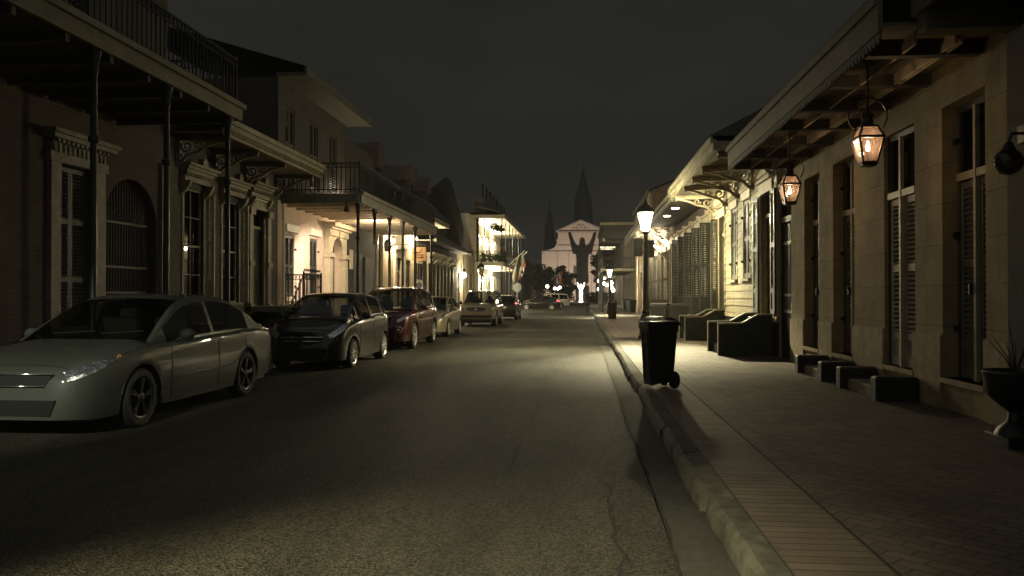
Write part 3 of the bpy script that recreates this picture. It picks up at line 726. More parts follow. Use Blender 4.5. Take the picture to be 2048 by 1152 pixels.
def scroll_bracket(F, y, z, reach, drop, parent, m, th=.07):
    """fretted eave bracket in the plane y = const: reach out from the wall, drop below z"""
    b = MB()
    P = lambda a, c, d: F.p(y+d, c, a)
    # top arm, wall leg and the curved blade between them
    b.prism([(0, z), (reach, z), (reach, z-.07), (reach-.10, z-.13), (0, z-.09)], P, -th/2, th/2)
    b.prism([(0, z-.09), (.10, z-.09), (.09, z-drop+.05), (.03, z-drop), (0, z-drop)], P, -th/2, th/2)
    def ribbon(pts, w):
        n = len(pts); up = []; dn = []
        for i, (a, c) in enumerate(pts):
            a0, c0 = pts[max(0, i-1)]; a1, c1 = pts[min(n-1, i+1)]; dx, dz = a1-a0, c1-c0; L = math.hypot(dx, dz) or 1
            ww = w*(1-.35*i/n); up.append((a-dz/L*ww/2, c+dx/L*ww/2)); dn.append((a+dz/L*ww/2, c-dx/L*ww/2))
        for i in range(n-1): b.prism([up[i], up[i+1], dn[i+1], dn[i]], P, -th*.42, th*.42)
    ribbon([(.05, z-drop+.06), (.16, z-drop*.80), (.27, z-drop*.62), (.40, z-drop*.56), (.55, z-drop*.50), (.70, z-.26), (.86, z-.19), (reach-.02, z-.10)], .075)
    ribbon(spiral(.27, z-.24, .15, .03, 2.6, 1.4), .05)
    ribbon(spiral(.58, z-.20, .11, .02, 3.2, 1.35), .045)
    ribbon(spiral(.12, z-drop*.70, .085, .02, 1.0, 1.2), .035)
    b.ball(F.p(y, z-.14, reach-.04), .035, .035, .05, 8, 5)
    return b.build('eave_bracket', m, parent)

# ------------------------------------------------------------------ ground
def grid_sheet(x0, x1, y0, y1, z, nx=1, ny=1):
    b = MB()
    for i in range(nx):
        for k in range(ny):
            xa, xb, ya, yb = x0+(x1-x0)*i/nx, x0+(x1-x0)*(i+1)/nx, y0+(y1-y0)*k/ny, y0+(y1-y0)*(k+1)/ny
            b.quad((xa,ya,z), (xb,ya,z), (xb,yb,z), (xa,yb,z))
    return b

def asphalt():
    m = bpy.data.materials.new('asphalt'); m.use_nodes = True
    nt = m.node_tree; b = nt.nodes['Principled BSDF']; b.inputs['Roughness'].default_value = .7; b.inputs['Specular IOR Level'].default_value = .2
    L = nt.links.new; N = nt.nodes.new
    tc = N('ShaderNodeTexCoord')
    v = N('ShaderNodeTexVoronoi'); v.inputs['Scale'].default_value = 70; L(tc.outputs['Object'], v.inputs['Vector'])
    v2 = N('ShaderNodeTexNoise'); v2.inputs['Scale'].default_value = 55; v2.inputs['Detail'].default_value = 6; v2.inputs['Roughness'].default_value = .75; L(tc.outputs['Object'], v2.inputs['Vector'])
    mp = N('ShaderNodeMapping'); mp.inputs['Scale'].default_value = (1, .18, 1); L(tc.outputs['Object'], mp.inputs['Vector'])
    n = N('ShaderNodeTexNoise'); n.inputs['Scale'].default_value = 1.6; n.inputs['Detail'].default_value = 8; n.inputs['Roughness'].default_value = .65; L(mp.outputs[0], n.inputs['Vector'])
    vs = N('ShaderNodeSeparateColor'); L(v.outputs['Color'], vs.inputs[0]); ag = N('ShaderNodeMath'); ag.operation = 'MULTIPLY_ADD'; ag.inputs[1].default_value = .34; L(vs.outputs[0], ag.inputs[0]); sh = N('ShaderNodeMath'); sh.operation = 'SUBTRACT'; sh.inputs[1].default_value = .17; L(v2.outputs['Fac'], sh.inputs[0]); L(sh.outputs[0], ag.inputs[2])
    r1 = N('ShaderNodeValToRGB'); r1.color_ramp.elements[0].position = .34; r1.color_ramp.elements[1].position = .66
    r1.color_ramp.elements[0].color = (.010,.0095,.0075,1); r1.color_ramp.elements[1].color = (.084,.079,.057,1); L(ag.outputs[0], r1.inputs['Fac'])
    r2 = N('ShaderNodeValToRGB'); r2.color_ramp.elements[0].position = .3; r2.color_ramp.elements[1].position = .7
    r2.color_ramp.elements[0].color = (.45,.45,.45,1); r2.color_ramp.elements[1].color = (1.3,1.28,1.22,1); L(n.outputs['Fac'], r2.inputs['Fac'])
    mx = N('ShaderNodeMixRGB'); mx.blend_type = 'MULTIPLY'; mx.inputs['Fac'].default_value = 1; L(r1.outputs[0], mx.inputs[1]); L(r2.outputs[0], mx.inputs[2])
    L(mx.outputs[0], b.inputs['Base Color'])
    ad = N('ShaderNodeMath'); ad.operation = 'MULTIPLY_ADD'; ad.inputs[1].default_value = 1.2; L(v.outputs['Distance'], ad.inputs[0]); L(v2.outputs['Fac'], ad.inputs[2])
    bp = N('ShaderNodeBump'); bp.inputs['Strength'].default_value = .75; bp.inputs['Distance'].default_value = .012; L(ad.outputs[0], bp.inputs['Height']); L(bp.outputs[0], b.inputs['Normal'])
    MATS['asphalt'] = m
asphalt()
mat('earth', (.03,.028,.022), .95)
mat('crack', (.012,.012,.010), .95, var=.1)
mat('patch_tar', (.045,.043,.034), .7, var=.4, scale=30, bump=.6, bscale=110)
struct(grid_sheet(-900, 900, -300, 1500, -.03).build('ground', 'earth'))
struct(grid_sheet(-6.92, .52, -20, 172, 0).build('road', 'asphalt'))
struct(MB().quad((-60, 82, -.004), (-6.92, 82, -.004), (-6.92, 99, -.004), (-60, 99, -.004)).quad((.9, 82, -.004), (60, 82, -.004), (60, 99, -.004), (.9, 99, -.004)).build('cross_road', 'asphalt'))
# gutter strip between the cracked edge of the asphalt and the kerb
def edge_line(x, amp, y0, y1, step, seed):
    r = random.Random(seed); pts = []; y = y0; d = 0
    while y <= y1: d = d*.8+r.uniform(-amp, amp); pts.append((x+d, y)); y += step
    return pts
b = MB(); e = edge_line(.52, .012, -20, 60, .25, 3)
for (xa, ya), (xb, yb) in zip(e[:-1], e[1:]): b.quad((xa, ya, .004), (.83, ya, .006), (.83, yb, .006), (xb, yb, .004))
b.quad((.52, 60, .004), (.83, 60, .006), (.83, 82, .006), (.52, 82, .004))
struct(b.build('gutter', 'gutter'))
def crack(y0, y1, x, amp, w, seed, z=.005):
    r = random.Random(seed); b = MB(); pts = []; y = y0; d = 0
    while y <= y1: d = d*.86+r.uniform(-amp, amp); pts.append((x+d, y, w*r.uniform(.4, 1.2))); y += .07
    for (xa, ya, wa), (xb, yb, wb) in zip(pts[:-1], pts[1:]): b.quad((xa-wa/2, ya, z), (xa+wa/2, ya, z), (xb+wb/2, yb, z), (xb-wb/2, yb, z))
    return b
b = crack(2.5, 6.4, .225, .022, .022, 5); b.v += []; 
struct(b.build('road_crack', 'crack'))
struct(crack(-5, 30, .515, .010, .018, 8, .009).build('road_seam', 'crack'))
struct(crack(6.5, 26, -.6, .03, .012, 9, .005).build('road_crack', 'crack'))
# transverse repair bands far down the street
b = MB()
for y0, y1, xa, xb in ((26.5, 27.6, -4.2, .5), (33, 35.5, -3.9, .1), (45, 46, -5, .5)): b.quad((xa, y0, .003), (xb, y0+.15, .003), (xb-.05, y1, .003), (xa+.1, y1-.1, .003))
struct(b.build('road_patch', 'patch_tar'))
# kerb of separate rough stones, brick border, herringbone walk
b = MB(); r = random.Random(11); y = -6.0
while y < 82:
    L = r.uniform(1.3, 2.1) if y < 30 else r.uniform(3, 5); j = r.uniform(-.022, .022)
    n = 10 if y < 20 else 3; ya, yb = y+.012, min(y+L-.012, 82); prof = []
    for i in range(n+1):
        yy = ya+(yb-ya)*i/n; w = r.uniform(-.012, .012); e0 = .0 if 0 < i < n else .018
        prof.append([(.81+j+w, yy, -.02), (.825+j+w, yy, .105+r.uniform(-.01, .01)-e0), (.865+j+w*.6, yy, .148+r.uniform(-.006, .004)-e0), (1.0, yy, .146+r.uniform(-.004, .002)), (1.0, yy, -.02)])
    vs = [p for q in prof for p in q]; fs = []
    for i in range(n):
        for k in range(4): fs.append((i*5+k, i*5+k+1, (i+1)*5+k+1, (i+1)*5+k))
    fs += [(0,1,2,3,4), tuple(n*5+k for k in (4,3,2,1,0))]
    b._add(vs, fs); y += L
struct(b.build('kerb', 'curb_stone', smooth='auto'))
b = MB(); b.box(1.005, 1.50, -6, 82, -.02, .150); struct(b.build('pavement_border', 'border_brick'))
b = MB(); b.box(1.508, 4.6, -6, 82, -.02, .152); struct(b.build('pavement', 'paving_brick'))
b = MB(); b.box(1.498, 1.510, -6, 82, -.02, .1535); b.box(.992, 1.007, -6, 40, .1, .143); struct(b.build('pavement_joint', 'crack'))
b = MB(); b.box(1.0, 9, 99, 172, -.02, .15); b.box(-14, -6.9, 99, 172, -.02, .15); b.box(-9.9, -6.9, -10, 82, -.02, .15); struct(b.build('pavement', 'concrete'))

# ------------------------------------------------------------------ right side of the street
FR = Face(4.25, -1)
# --- R0 dark house at the right edge
h = thing('house', 'dark house cut off by the right edge, deep eave, before the tan house', 'house', (4.2, 5, .15))
F0 = Face(4.10, -1)
b = MB(); F0.wall(b, -4, 8.1, .15, 4.2, [(4.6, 5.8, .5, 3.6)], .15); b.quad((4.10, 8.1, .15), (4.10, 8.1, 4.2), (9, 8.1, 4.2), (9, 8.1, .15)); b.quad((4.10, -4, 4.2), (4.10, 8.1, 4.2), (9, 8.3, 4.2), (9, -4, 4.2))
b.build('wall', 'dark_plaster', h)
b = MB(); b.box(3.22, 9.2, -4, 8.12, 4.22, 4.62); b.box(3.26, 4.09, 7.86, 8.08, 4.02, 4.215); b.build('roof', 'fascia_tan', h)
b = MB(); F0.box(b, 4.6, 5.8, .5, 3.6, -.14, -.10); b.build('door', 'grey_door', h)
# --- R1 tan stucco house
h1 = thing('house', 'tan stucco house with tall louvred French doors, scalloped eave and two gas lanterns', 'house', (4.25, 12, .15))
bays = [(8.83, 9.85), (10.63, 11.67), (12.92, 13.98), (14.75, 15.74)]
ZS, ZT = .52, 3.71
b = MB(); FR.wall(b, 7.9, 16.70, .15, 4.55, [(a, c, ZS, ZT) for a, c in bays], .26)
b.quad((4.25, 16.70, .15), (4.25, 16.70, 4.55), (10, 16.70, 4.55), (10, 16.70, .15)); b.quad((4.25, 7.9, .15), (4.25, 7.9, 4.55), (4.6, 7.9, 4.55), (4.6, 7.9, .15))
b.build('wall', 'tan_stucco', h1)
prev = 7.9
for a, c in bays+[(16.70, 16.70)]:
    if a-prev > .05: b = MB(); FR.box(b, prev, a, .15, 1.02, .001, .035); b.build('plinth', 'tan_trim', h1)
    prev = c
for a, c in bays:
    b = MB(); FR.box(b, a-.02, c+.02, ZS-.06, ZS, -.26, .045); b.build('sill', 'tan_trim', h1)
def french_door(F, y0, y1, z0, z1, parent, bar='tan_bar', leaf='weathered_shutter', d=-.20, rails=(.36, .72), transom=True, open_leaf=False, lit=None):
    b = MB(); ym = (y0+y1)/2; H = z1-z0
    F.box(b, y0, y0+.07, z0, z1, d-.05, d+.03); F.box(b, y1-.07, y1, z0, z1, d-.05, d+.03); F.box(b, y0+.07, y1-.07, z1-.08, z1, d-.05, d+.028)
    door = b.build('french_door', 'grey_door', parent)
    zt = z0+H*rails[1]
    b = MB(); F.box(b, ym-.028, ym+.028, z0, z1-.08, d+.026, d+.075)
    F.box(b, y0+.07, ym-.028, zt-.045, zt+.045, d+.024, d+.068); F.box(b, ym+.028, y1-.07, zt-.045, zt+.045, d+.024, d+.068)
    b.build('glazing_bar', bar, door)
    # upper part: pane behind, lower: louvred leaves with a solid kick panel
    b = MB(); F.box(b, y0+.07, y1-.07, zt+.045, z1-.08, d-.03, d-.015); b.build('pane', 'house_glass', door)
    for a, c in ((y0+.075, ym-.02), (ym+.02, y1-.075)):
        shutter_leaf(F, a, c, z0+.01, zt-.05, d-.02, door, leaf, rails=(z0+H*.13, z0+H*.42), solid=z0+H*.13, pitch=.06)
    return door
for i, (a, c) in enumerate(bays):
    dr = french_door(FR, a, c, ZS, ZT, h1, rails=(.36, .735), leaf='pale_lit_shutter' if i == 1 else 'weathered_shutter', d=-.085 if i == 1 else -.20)  # second door's paler, shallower leaves stand in for lamplight on its louvres
    for zz in (1.1, 2.2, 3.3): hinge(FR, c-.03, zz, -.17, dr)
    b = MB(); FR.box(b, (a+c)/2+.05, (a+c)/2+.075, 1.5, 1.62, -.13, -.09); b.build('handle', 'iron', dr)
# eave: boarded soffit with ribs, fascia and scalloped drip board
b = MB(); b.box(3.02, 4.245, 8.3, 16.62, 4.20, 4.235)
b.build('soffit', 'soffit_board', h1)
for yy in [8.9+1.27*k for k in range(7)]:
    b = MB(); b.box(3.06, 4.24, yy-.06, yy+.06, 4.055, 4.197); b.build('soffit_rib', 'soffit_dark', h1)
b = MB()
for x0 in (3.40, 3.80, 3.86): b.box(x0, x0+.028, 8.5, 16.5, 4.07, 4.199)
b.build('soffit_batten', 'joist_white', h1)
b = MB(); b.box(2.97, 3.018, 8.3, 16.62, 4.14, 4.50); b.box(2.93, 2.968, 8.3, 16.66, 4.42, 4.53); b.box(3.02, 4.24, 16.58, 16.62, 4.10, 4.197)
b.build('fascia', 'fascia_tan', h1)
b = MB(); y = 8.3; k = 0
while y < 16.6:
    b.prism([(y, 4.14), (y+.105, 4.14), (y+.105, 4.09), (y+.08, 4.04), (y+.0525, 4.025), (y+.025, 4.04), (y, 4.09)], lambda a, c, d: (2.985+d, a, c), 0, .02); y += .11
b.build('scalloped_trim', 'soffit_dark', h1)
b = MB(); b._add([(2.93, 8.3, 4.535), (2.93, 16.7, 4.535), (9, 16.7, 7.6), (9, 8.3, 7.6), (9, 16.7, 4.5), (9, 8.3, 4.5)], [(0,1,2,3), (1,4,2), (0,3,5)]); b.build('roof', 'roof_slate', h1)

# gas lanterns hanging from the soffit
def gas_lantern(x, y, z, top, label, k=.72):
    """z: bottom of the glass; top: soffit height"""
    t = thing('gas_lantern', label, 'lantern', (x, y, top), 'gas lanterns hanging under the scalloped eave')
    b = MB(); b.cyl((x, y, z+1.06*k), (x, y, top), .011, n=6); b.cyl((x, y, top-.03), (x, y, top), .06, .07, 10); b.build('hanging_rod', 'copper', t)
    b = MB(); b.tube([(x+.30*k*math.cos(a), y, z+k*(.76+.30*math.sin(a))) for a in [R(-42)+R(264)*j/24 for j in range(25)]], .010, 6); b.build('ring_hanger', 'copper', t, smooth=True)
    w0, w1, w2 = .105*k, .19*k, .115*k; z1, z2 = z+.40*k, z+.58*k
    sq = lambda w, zz: [(x-w, y-w, zz), (x+w, y-w, zz), (x+w, y+w, zz), (x-w, y+w, zz)]
    A, B, C_ = sq(w0, z), sq(w1, z1), sq(w2, z2)
    b = MB()
    for i in range(4):
        j = (i+1) % 4
        b.bar(A[i], B[i], .02, .02); b.bar(B[i], C_[i], .018, .018); b.bar(A[i], A[j], .03, .03); b.bar(B[i], B[j], .028, .028); b.bar(C_[i], C_[j], .024, .024)
    b.box(x-w0, x+w0, y-w0, y+w0, z-.035, z-.015); b.cyl((x, y, z-.015), (x, y, z+.12), .012, n=6); b.cyl((x, y, z+.10), (x, y, z+.14), .022, .03, 8)
    b.build('frame', 'copper', t)
    b = MB()
    for i in range(4): j = (i+1) % 4; b.quad(A[i], A[j], B[j], B[i]); b.quad(B[i], B[j], C_[j], C_[i])
    b.build('pane', 'lantern_glass', t)
    b = MB(); b.lathe([(.13*k, 0), (.11*k, .03*k), (.085*k, .05*k), (.075*k, .16*k), (.10*k, .17*k), (.10*k, .20*k), (.03*k, .24*k), (.012, .30*k), (.012, .49*k)], (x, y, z2+.005), 12); b.build('chimney_cap', 'copper', t, smooth='auto')
    b = MB(); b.lathe([(.004, .0), (.018, .03), (.022, .06), (.014, .10), (.004, .14)], (x, y, z+.12), 8); b.build('flame', 'flame', t, smooth=True)
    lamp('lantern_light', (x, y, z+.2), 18, (1, .72, .47), .03)
    return t
gas_lantern(3.28, 9.50, 3.01, 4.20, 'larger copper gas lantern nearer the viewer, lit, hanging before the tan house')
gas_lantern(3.28, 12.98, 2.96, 4.20, 'smaller-looking farther copper gas lantern, lit, hanging at the far end of the tan house')

# low stoops with cheek walls before two of the doors
def low_stoop(y0, y1, label):
    t = thing('stoop', label, 'stoop', (3.95, (y0+y1)/2, .15), 'low stone stoops of the tan house')
    for a, c in ((y0-.22, y0), (y1, y1+.22)):
        b = MB(); b.box(3.68, 4.205, a, c, .152, .46, .025); b.build('cheek_wall', 'stoop_dark', t)
    b = MB(); b.box(3.78, 4.205, y0+.002, y1-.002, .152, .30, .02); b.build('step', 'concrete', t)
low_stoop(10.62, 11.80, 'low dark stoop between two cheek walls under the louvred door nearer the viewer')
low_stoop(12.92, 14.05, 'low dark stoop between two cheek walls, the farther one beside the alley gate')

# urn planter
t = thing('urn_planter', 'black urn on a pedestal with bare twigs at the right edge of the photo', 'planter', (3.88, 7.45, .15))
b = MB(); b.box(3.66, 4.09, 7.23, 7.67, .152, .25, .01); b.lathe([(.17, 0), (.15, .05), (.07, .12), (.06, .2), (.12, .25), (.22, .34), (.25, .48), (.27, .55), (.25, .57), (.22, .52)], (3.88-.05, 7.45, .25), 18); b.build('urn', 'iron', t, smooth='auto')
b = MB(); r = random.Random(4)
for k in range(9):
    a = r.uniform(0, 6.28); L = r.uniform(.25, .5); b.tube([(3.83, 7.45, .78), (3.83+.08*math.cos(a), 7.45+.08*math.sin(a), .78+L*.5), (3.83+.2*math.cos(a), 7.45+.2*math.sin(a), .78+L)], [.008, .006, .003], 4)
b.build('twigs', 'bark', t)
# dark globe light on R0
t = thing('globe_light', 'dark glass globe light on the black wall at the right edge of the photo', 'lamp', (3.9, 7.72, 2.75))
b = MB(); b.ball((3.92, 7.72, 2.72), .125, n=16, m=10); b.build('globe', 'lamp_glass', t, smooth=True)
b = MB(); b.cyl((3.92, 7.72, 2.82), (3.92, 7.72, 2.90), .07, .03, 10); b.tube([(3.92, 7.72, 2.90), (3.95, 7.72, 2.98), (4.05, 7.72, 2.98)], .015, 6); b.box(4.05, 4.098, 7.62, 7.82, 2.9, 3.06); b.build('bracket', 'iron', t)

# --- alley gate between R1 and R2
t = thing('alley_gate', 'tall dark iron gate in a narrow alley between the tan house and the clapboard house', 'gate', (4.3, 17.2, .15))
b = MB(); b.box(4.30, 4.40, 16.72, 16.80, .152, 3.75); b.box(4.30, 4.40, 17.66, 17.74, .152, 3.75); b.box(4.30, 4.40, 16.80, 17.66, 3.05, 3.17); b.box(4.30, 4.40, 16.80, 17.66, 3.66, 3.75); b.build('frame', 'stoop_dark', t)
b = MB(); b.box(4.345, 4.355, 16.82, 17.64, .2, 3.0)
for k in range(7): yy = 16.86+.74*k/6; b.box(4.325, 4.343, yy-.012, yy+.012, .2, 3.02)
for zz in (.3, 1.15, 1.5, 2.6): b.box(4.315, 4.324, 16.83, 17.63, zz-.03, zz+.03)
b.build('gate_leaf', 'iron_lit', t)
b = MB(); b.box(4.30, 4.34, 16.88, 16.93, 1.12, 1.34); b.build('handle', 'steel_rim', t)

# --- R2 clapboard house with fretted brackets
h2 = thing('house', 'cream clapboard house with fretted brackets under its deep eave and open dark shutters', 'house', (4.25, 22, .15))
X2 = 4.25; Y0, Y1 = 17.76, 26.3
op2 = [(18.28, 19.35, 1.05, 3.86), (20.62, 21.42, 1.93, 3.98), (22.36, 23.16, 1.93, 3.93), (24.22, 25.12, 1.05, 3.88)]
b = MB(); FR.wall(b, Y0, Y1, .15, 4.75, op2, .18); b.quad((X2, Y0, .15), (X2, Y0, 4.75), (10, Y0, 4.75), (10, Y0, .15)); b.quad((X2, Y1, .15), (X2, Y1, 4.75), (10, Y1, 4.75), (10, Y1, .15)); b.build('wall', 'cream_board', h2)
b = MB(); z = 1.02
while z < 4.55:
    segs = [(Y0+.13, Y1-.13)]
    for (a, c, e, f) in op2:
        if e-.10 < z+.2 and f+.28 > z:
            new = []
            for s0, s1 in segs:
                if a-.12 > s0: new.append((s0, min(s1, a-.12)))
                if c+.12 < s1: new.append((max(s0, c+.12), s1))
            segs = [q for q in new if q[1]-q[0] > .01]
    for s0, s1 in segs:
        b._add([FR.p(s0, z, .034), FR.p(s1, z, .034), FR.p(s1, z+.205, .006), FR.p(s0, z+.205, .006), FR.p(s0, z, .002), FR.p(s1, z, .002)], [(0,1,2,3), (0,1,5,4)])
    z += .20
b.build('clapboard', 'cream_board', h2)
b = MB(); FR.box(b, Y0, Y0+.13, .95, 4.5, .002, .045); FR.box(b, Y1-.13, Y1, .95, 4.5, .002, .045); FR.box(b, Y0, Y1, .90, 1.0, .002, .07); FR.box(b, Y0+.13, Y1-.13, 4.30, 4.52, .036, .075); b.build('corner_board', 'cream_paint', h2)
b = MB(); FR.box(b, Y0, Y1, .152, .90, .001, .03); b.build('plinth', 'stoop_dark', h2)
for (a, c, e, f) in op2[1:3]:
    w = sash_window(FR, a, c, e, f, h2, 'cream_paint')
    ym = (a+c)/2
    for y0, y1 in ((a+.01, ym-.005), (ym+.005, c-.01)): shutter_leaf(FR, y0, y1, e+.02, f-.02, -.03, h2, 'weathered_shutter', rails=((e+f)/2,), pitch=.05)
    for zz in (e+.45, f-.45):
        hinge(FR, c+.04, zz, .03, w); hinge(FR, a-.04, zz, .03, w)
def panel_door(F, y0, y1, z0, z1, parent, m='grey_door', trim='cream_paint', d=-.12, transom=.5):
    b = MB(); F.box(b, y0-.11, y0, z0, z1, -.02, .045); F.box(b, y1, y1+.11, z0, z1, -.02, .045); F.box(b, y0-.14, y1+.14, z1, z1+.26, -.02, .06); F.box(b, y0-.19, y1+.19, z1+.26, z1+.32, -.02, .13)
    F.box(b, y0, y1, z1-transom-.05, z1-transom+.03, d-.02, d+.05)
    fr = b.build('door_frame', trim, parent)
    b = MB(); F.box(b, y0, y1, z1-transom+.03, z1, d-.012, d); b.build('transom_pane', 'house_glass', fr)
    b = MB(); zt = z1-transom-.05; F.box(b, y0, y1, z0, zt, d-.04, d)
    for (za, zb) in ((z0+.15, z0+.75), (z0+.9, zt-.15)):
        for ya, yb in ((y0+.1, (y0+y1)/2-.05), ((y0+y1)/2+.05, y1-.1)):
            F.box(b, ya, yb, za, za+.03, d+.0, d+.016); F.box(b, ya, yb, zb-.03, zb, d+.0, d+.016); F.box(b, ya, ya+.03, za+.03, zb-.03, d, d+.016); F.box(b, yb-.03, yb, za+.03, zb-.03, d, d+.016)
    dr = b.build('door', m, parent)
    b = MB(); b.ball(F.p(y0+.09, z0+1.0, d+.05), .03, n=8, m=6); b.build('handle', 'chrome', dr, smooth=True)
    return dr
for i, (a, c, e, f) in enumerate((op2[0], op2[3])):
    panel_door(FR, a, c, e, f, h2, 'red_door' if i == 0 else 'grey_door')
# shutters standing open at right angles to the wall
def open_leaf(F, y, z0, z1, parent, w=.5, m='green_shutter', d0=.05):
    b = MB(); t = .02; st = .06
    F.box(b, y-t, y+t, z0, z1, d0, d0+st); F.box(b, y-t, y+t, z0, z1, d0+w-st, d0+w)
    zs = [z0, z0+(z1-z0)*.2, z0+(z1-z0)*.55, z1]
    for zz in zs: F.box(b, y-t+.002, y+t-.002, max(z0, zz-.05), min(z1, zz+.05), d0+st, d0+w-st)
    for a, c in zip(zs[1:-1], zs[2:]):
        n = int((c-a-.1)/.06)
        for k in range(n):
            z = a+.05+(k+.5)*(c-a-.1)/n; b.obox(F.p(y, z, d0+w/2), (0,.75,.66), (1,0,0), (0,-.66,.75), .024, w/2-st, .006)
    F.box(b, y-.008, y+.008, z0+.05, zs[1]-.05, d0+st, d0+w-st)
    return b.build('shutter', m, parent)
shutter_leaf(FR, 19.46, 19.98, 1.08, 3.84, .05, h2, 'green_shutter', rails=(1.6, 2.6), solid=1.5); shutter_leaf(FR, 17.78, 18.17, 1.08, 3.84, .05, h2, 'green_shutter', rails=(1.6, 2.6), solid=1.5)
open_leaf(FR, 25.26, 1.08, 3.86, h2, .22, 'weathered_shutter')
for y in (17.95, 20.18, 21.95, 23.70, 25.95): scroll_bracket(FR, y, 4.70, 1.28, .62, h2, 'cream_paint')
b = MB(); b.box(2.92, 4.245, Y0-.05, Y1+.1, 4.703, 4.735); b.build('soffit', 'soffit_board', h2)
b = MB(); b.box(2.84, 2.915, Y0-.10, Y1+.12, 4.66, 4.90); b.box(2.78, 2.838, Y0-.12, Y1+.14, 4.82, 4.96); b.box(2.92, 4.2, Y0-.10, Y0-.06, 4.66, 4.86); b.build('fascia', 'cream_board', h2)
b = MB(); b._add([(2.76, Y0-.14, 4.97), (2.76, Y1+.15, 4.97), (9, Y1+.15, 8.2), (9, Y0-.14, 8.2), (9, Y1+.15, 4.9), (9, Y0-.14, 4.9)], [(0,1,2,3), (1,4,2), (0,3,5)]); b.build('roof', 'roof_slate', h2)

def box_stoop(y0, y1, x0, label, m='stoop_green'):
    t = thing('stoop', label, 'stoop', (x0+.6, (y0+y1)/2, .15), 'panelled wooden stoops of the clapboard house')
    for ya, yb in ((y0, y0+.06), (y1-.06, y1)):
        b = MB(); b.prism([(x0, .153), (x0, .84), (x0+.52, .85), (x0+.86, 1.04), (4.205, 1.05), (4.205, .153)], lambda a, c, d: (a, d, c), ya, yb)
        side = b.build('side_panel', m, t)
        b = MB(); pts = [(x0-.02, .84), (x0+.52, .85), (x0+.86, 1.04), (4.20, 1.05)]
        for (xa, za), (xb, zb) in zip(pts[:-1], pts[1:]): b.bar((xa, (ya+yb)/2, za+.022), (xb, (ya+yb)/2, zb+.022), .10, .04)
        b.box(x0-.022, x0-.001, ya-.01, yb+.01, .153, .84)
        b.build('cap_rail', 'pale_lit_shutter', side)
    for k in range(4):
        b = MB(); b.box(x0+.10+.26*k, 4.20, y0+.062, y1-.062, .153+.21*k, .153+.21*(k+1), .01); b.build('step', m, t)
box_stoop(18.12, 19.62, 3.03, 'green panelled wooden stoop with pale capped sides, the nearer to the viewer')
box_stoop(24.05, 25.5, 3.05, 'dark green panelled wooden stoop farther along, behind the pale capped stoop')
b = MB(); b.box(4.0, 4.20, 20.2, 23.6, .95, 1.0); 

# --- R3 dark row of shuttered doors
h3 = thing('house', 'dark cottage with tall closed shutters and two eave lights beyond the clapboard house', 'house', (4.25, 31, .15))
bays3 = [(26.9+2.05*k, 27.95+2.05*k) for k in range(5)]
b = MB(); FR.wall(b, 26.35, 37.3, .15, 4.7, [(a, c, .75, 3.95) for a, c in bays3], .2); b.quad((4.25, 26.35, .15), (4.25, 26.35, 4.7), (10, 26.35, 4.7), (10, 26.35, .15)); b.quad((4.25, 37.3, .15), (4.25, 37.3, 4.7), (10, 37.3, 4.7), (10, 37.3, .15)); b.build('wall', 'dim_plaster', h3)
for k, (a, c) in enumerate(bays3):
    b = MB(); FR.box(b, a-.10, a, .75, 3.95, .0, .06); FR.box(b, c, c+.10, .75, 3.95, .0, .06); FR.box(b, a-.15, c+.15, 3.95, 4.15, .0, .10); FR.box(b, a-.2, c+.2, 4.15, 4.22, .0, .18); FR.box(b, (a+c)/2-.08, (a+c)/2+.08, 4.22, 4.38, 0, .12)
    fr = b.build('door_frame', 'cream_paint', h3)
    for y0, y1 in ((a+.01, (a+c)/2-.005), ((a+c)/2+.005, c-.01)): shutter_leaf(FR, y0, y1, .77, 3.93, -.06, fr, 'black_door', rails=(1.5, 2.5), solid=1.4, pitch=.08)
    b = MB(); b.box(3.80, 4.2, a, c, .153, .45, .02); b.build('step', 'concrete', fr)
    open_leaf(FR, a-.12, .8, 3.9, h3, .34, 'black_door')
b = MB(); b.box(2.98, 4.245, 26.4, 37.5, 4.66, 4.69); b.build('soffit', 'soffit_dark', h3)
b = MB(); b.box(2.92, 2.978, 26.5, 37.5, 4.60, 4.85); b.box(2.86, 2.918, 26.5, 37.5, 4.76, 4.90); b.build('fascia', 'fascia_tan', h3)
b = MB(); b._add([(2.86, 26.5, 4.905), (2.86, 37.6, 4.905), (9, 37.6, 8.3), (9, 26.5, 8.3), (9, 37.6, 4.7), (9, 26.5, 4.7)], [(0,1,2,3), (1,4,2), (0,3,5)]); b.build('roof', 'roof_slate', h3)
for i, (y, z) in enumerate(((29.2, 4.64), (32.0, 4.64))):
    b = MB(); b.cyl((3.35, y, z), (3.35, y, z+.02), .13, n=14); b.build('ceiling_light', 'bulb', h3)
    spot('soffit_light', (3.35, y, z-.03), (3.5, y, 0), 45, (1, .85, .55), 110, .8, .08)

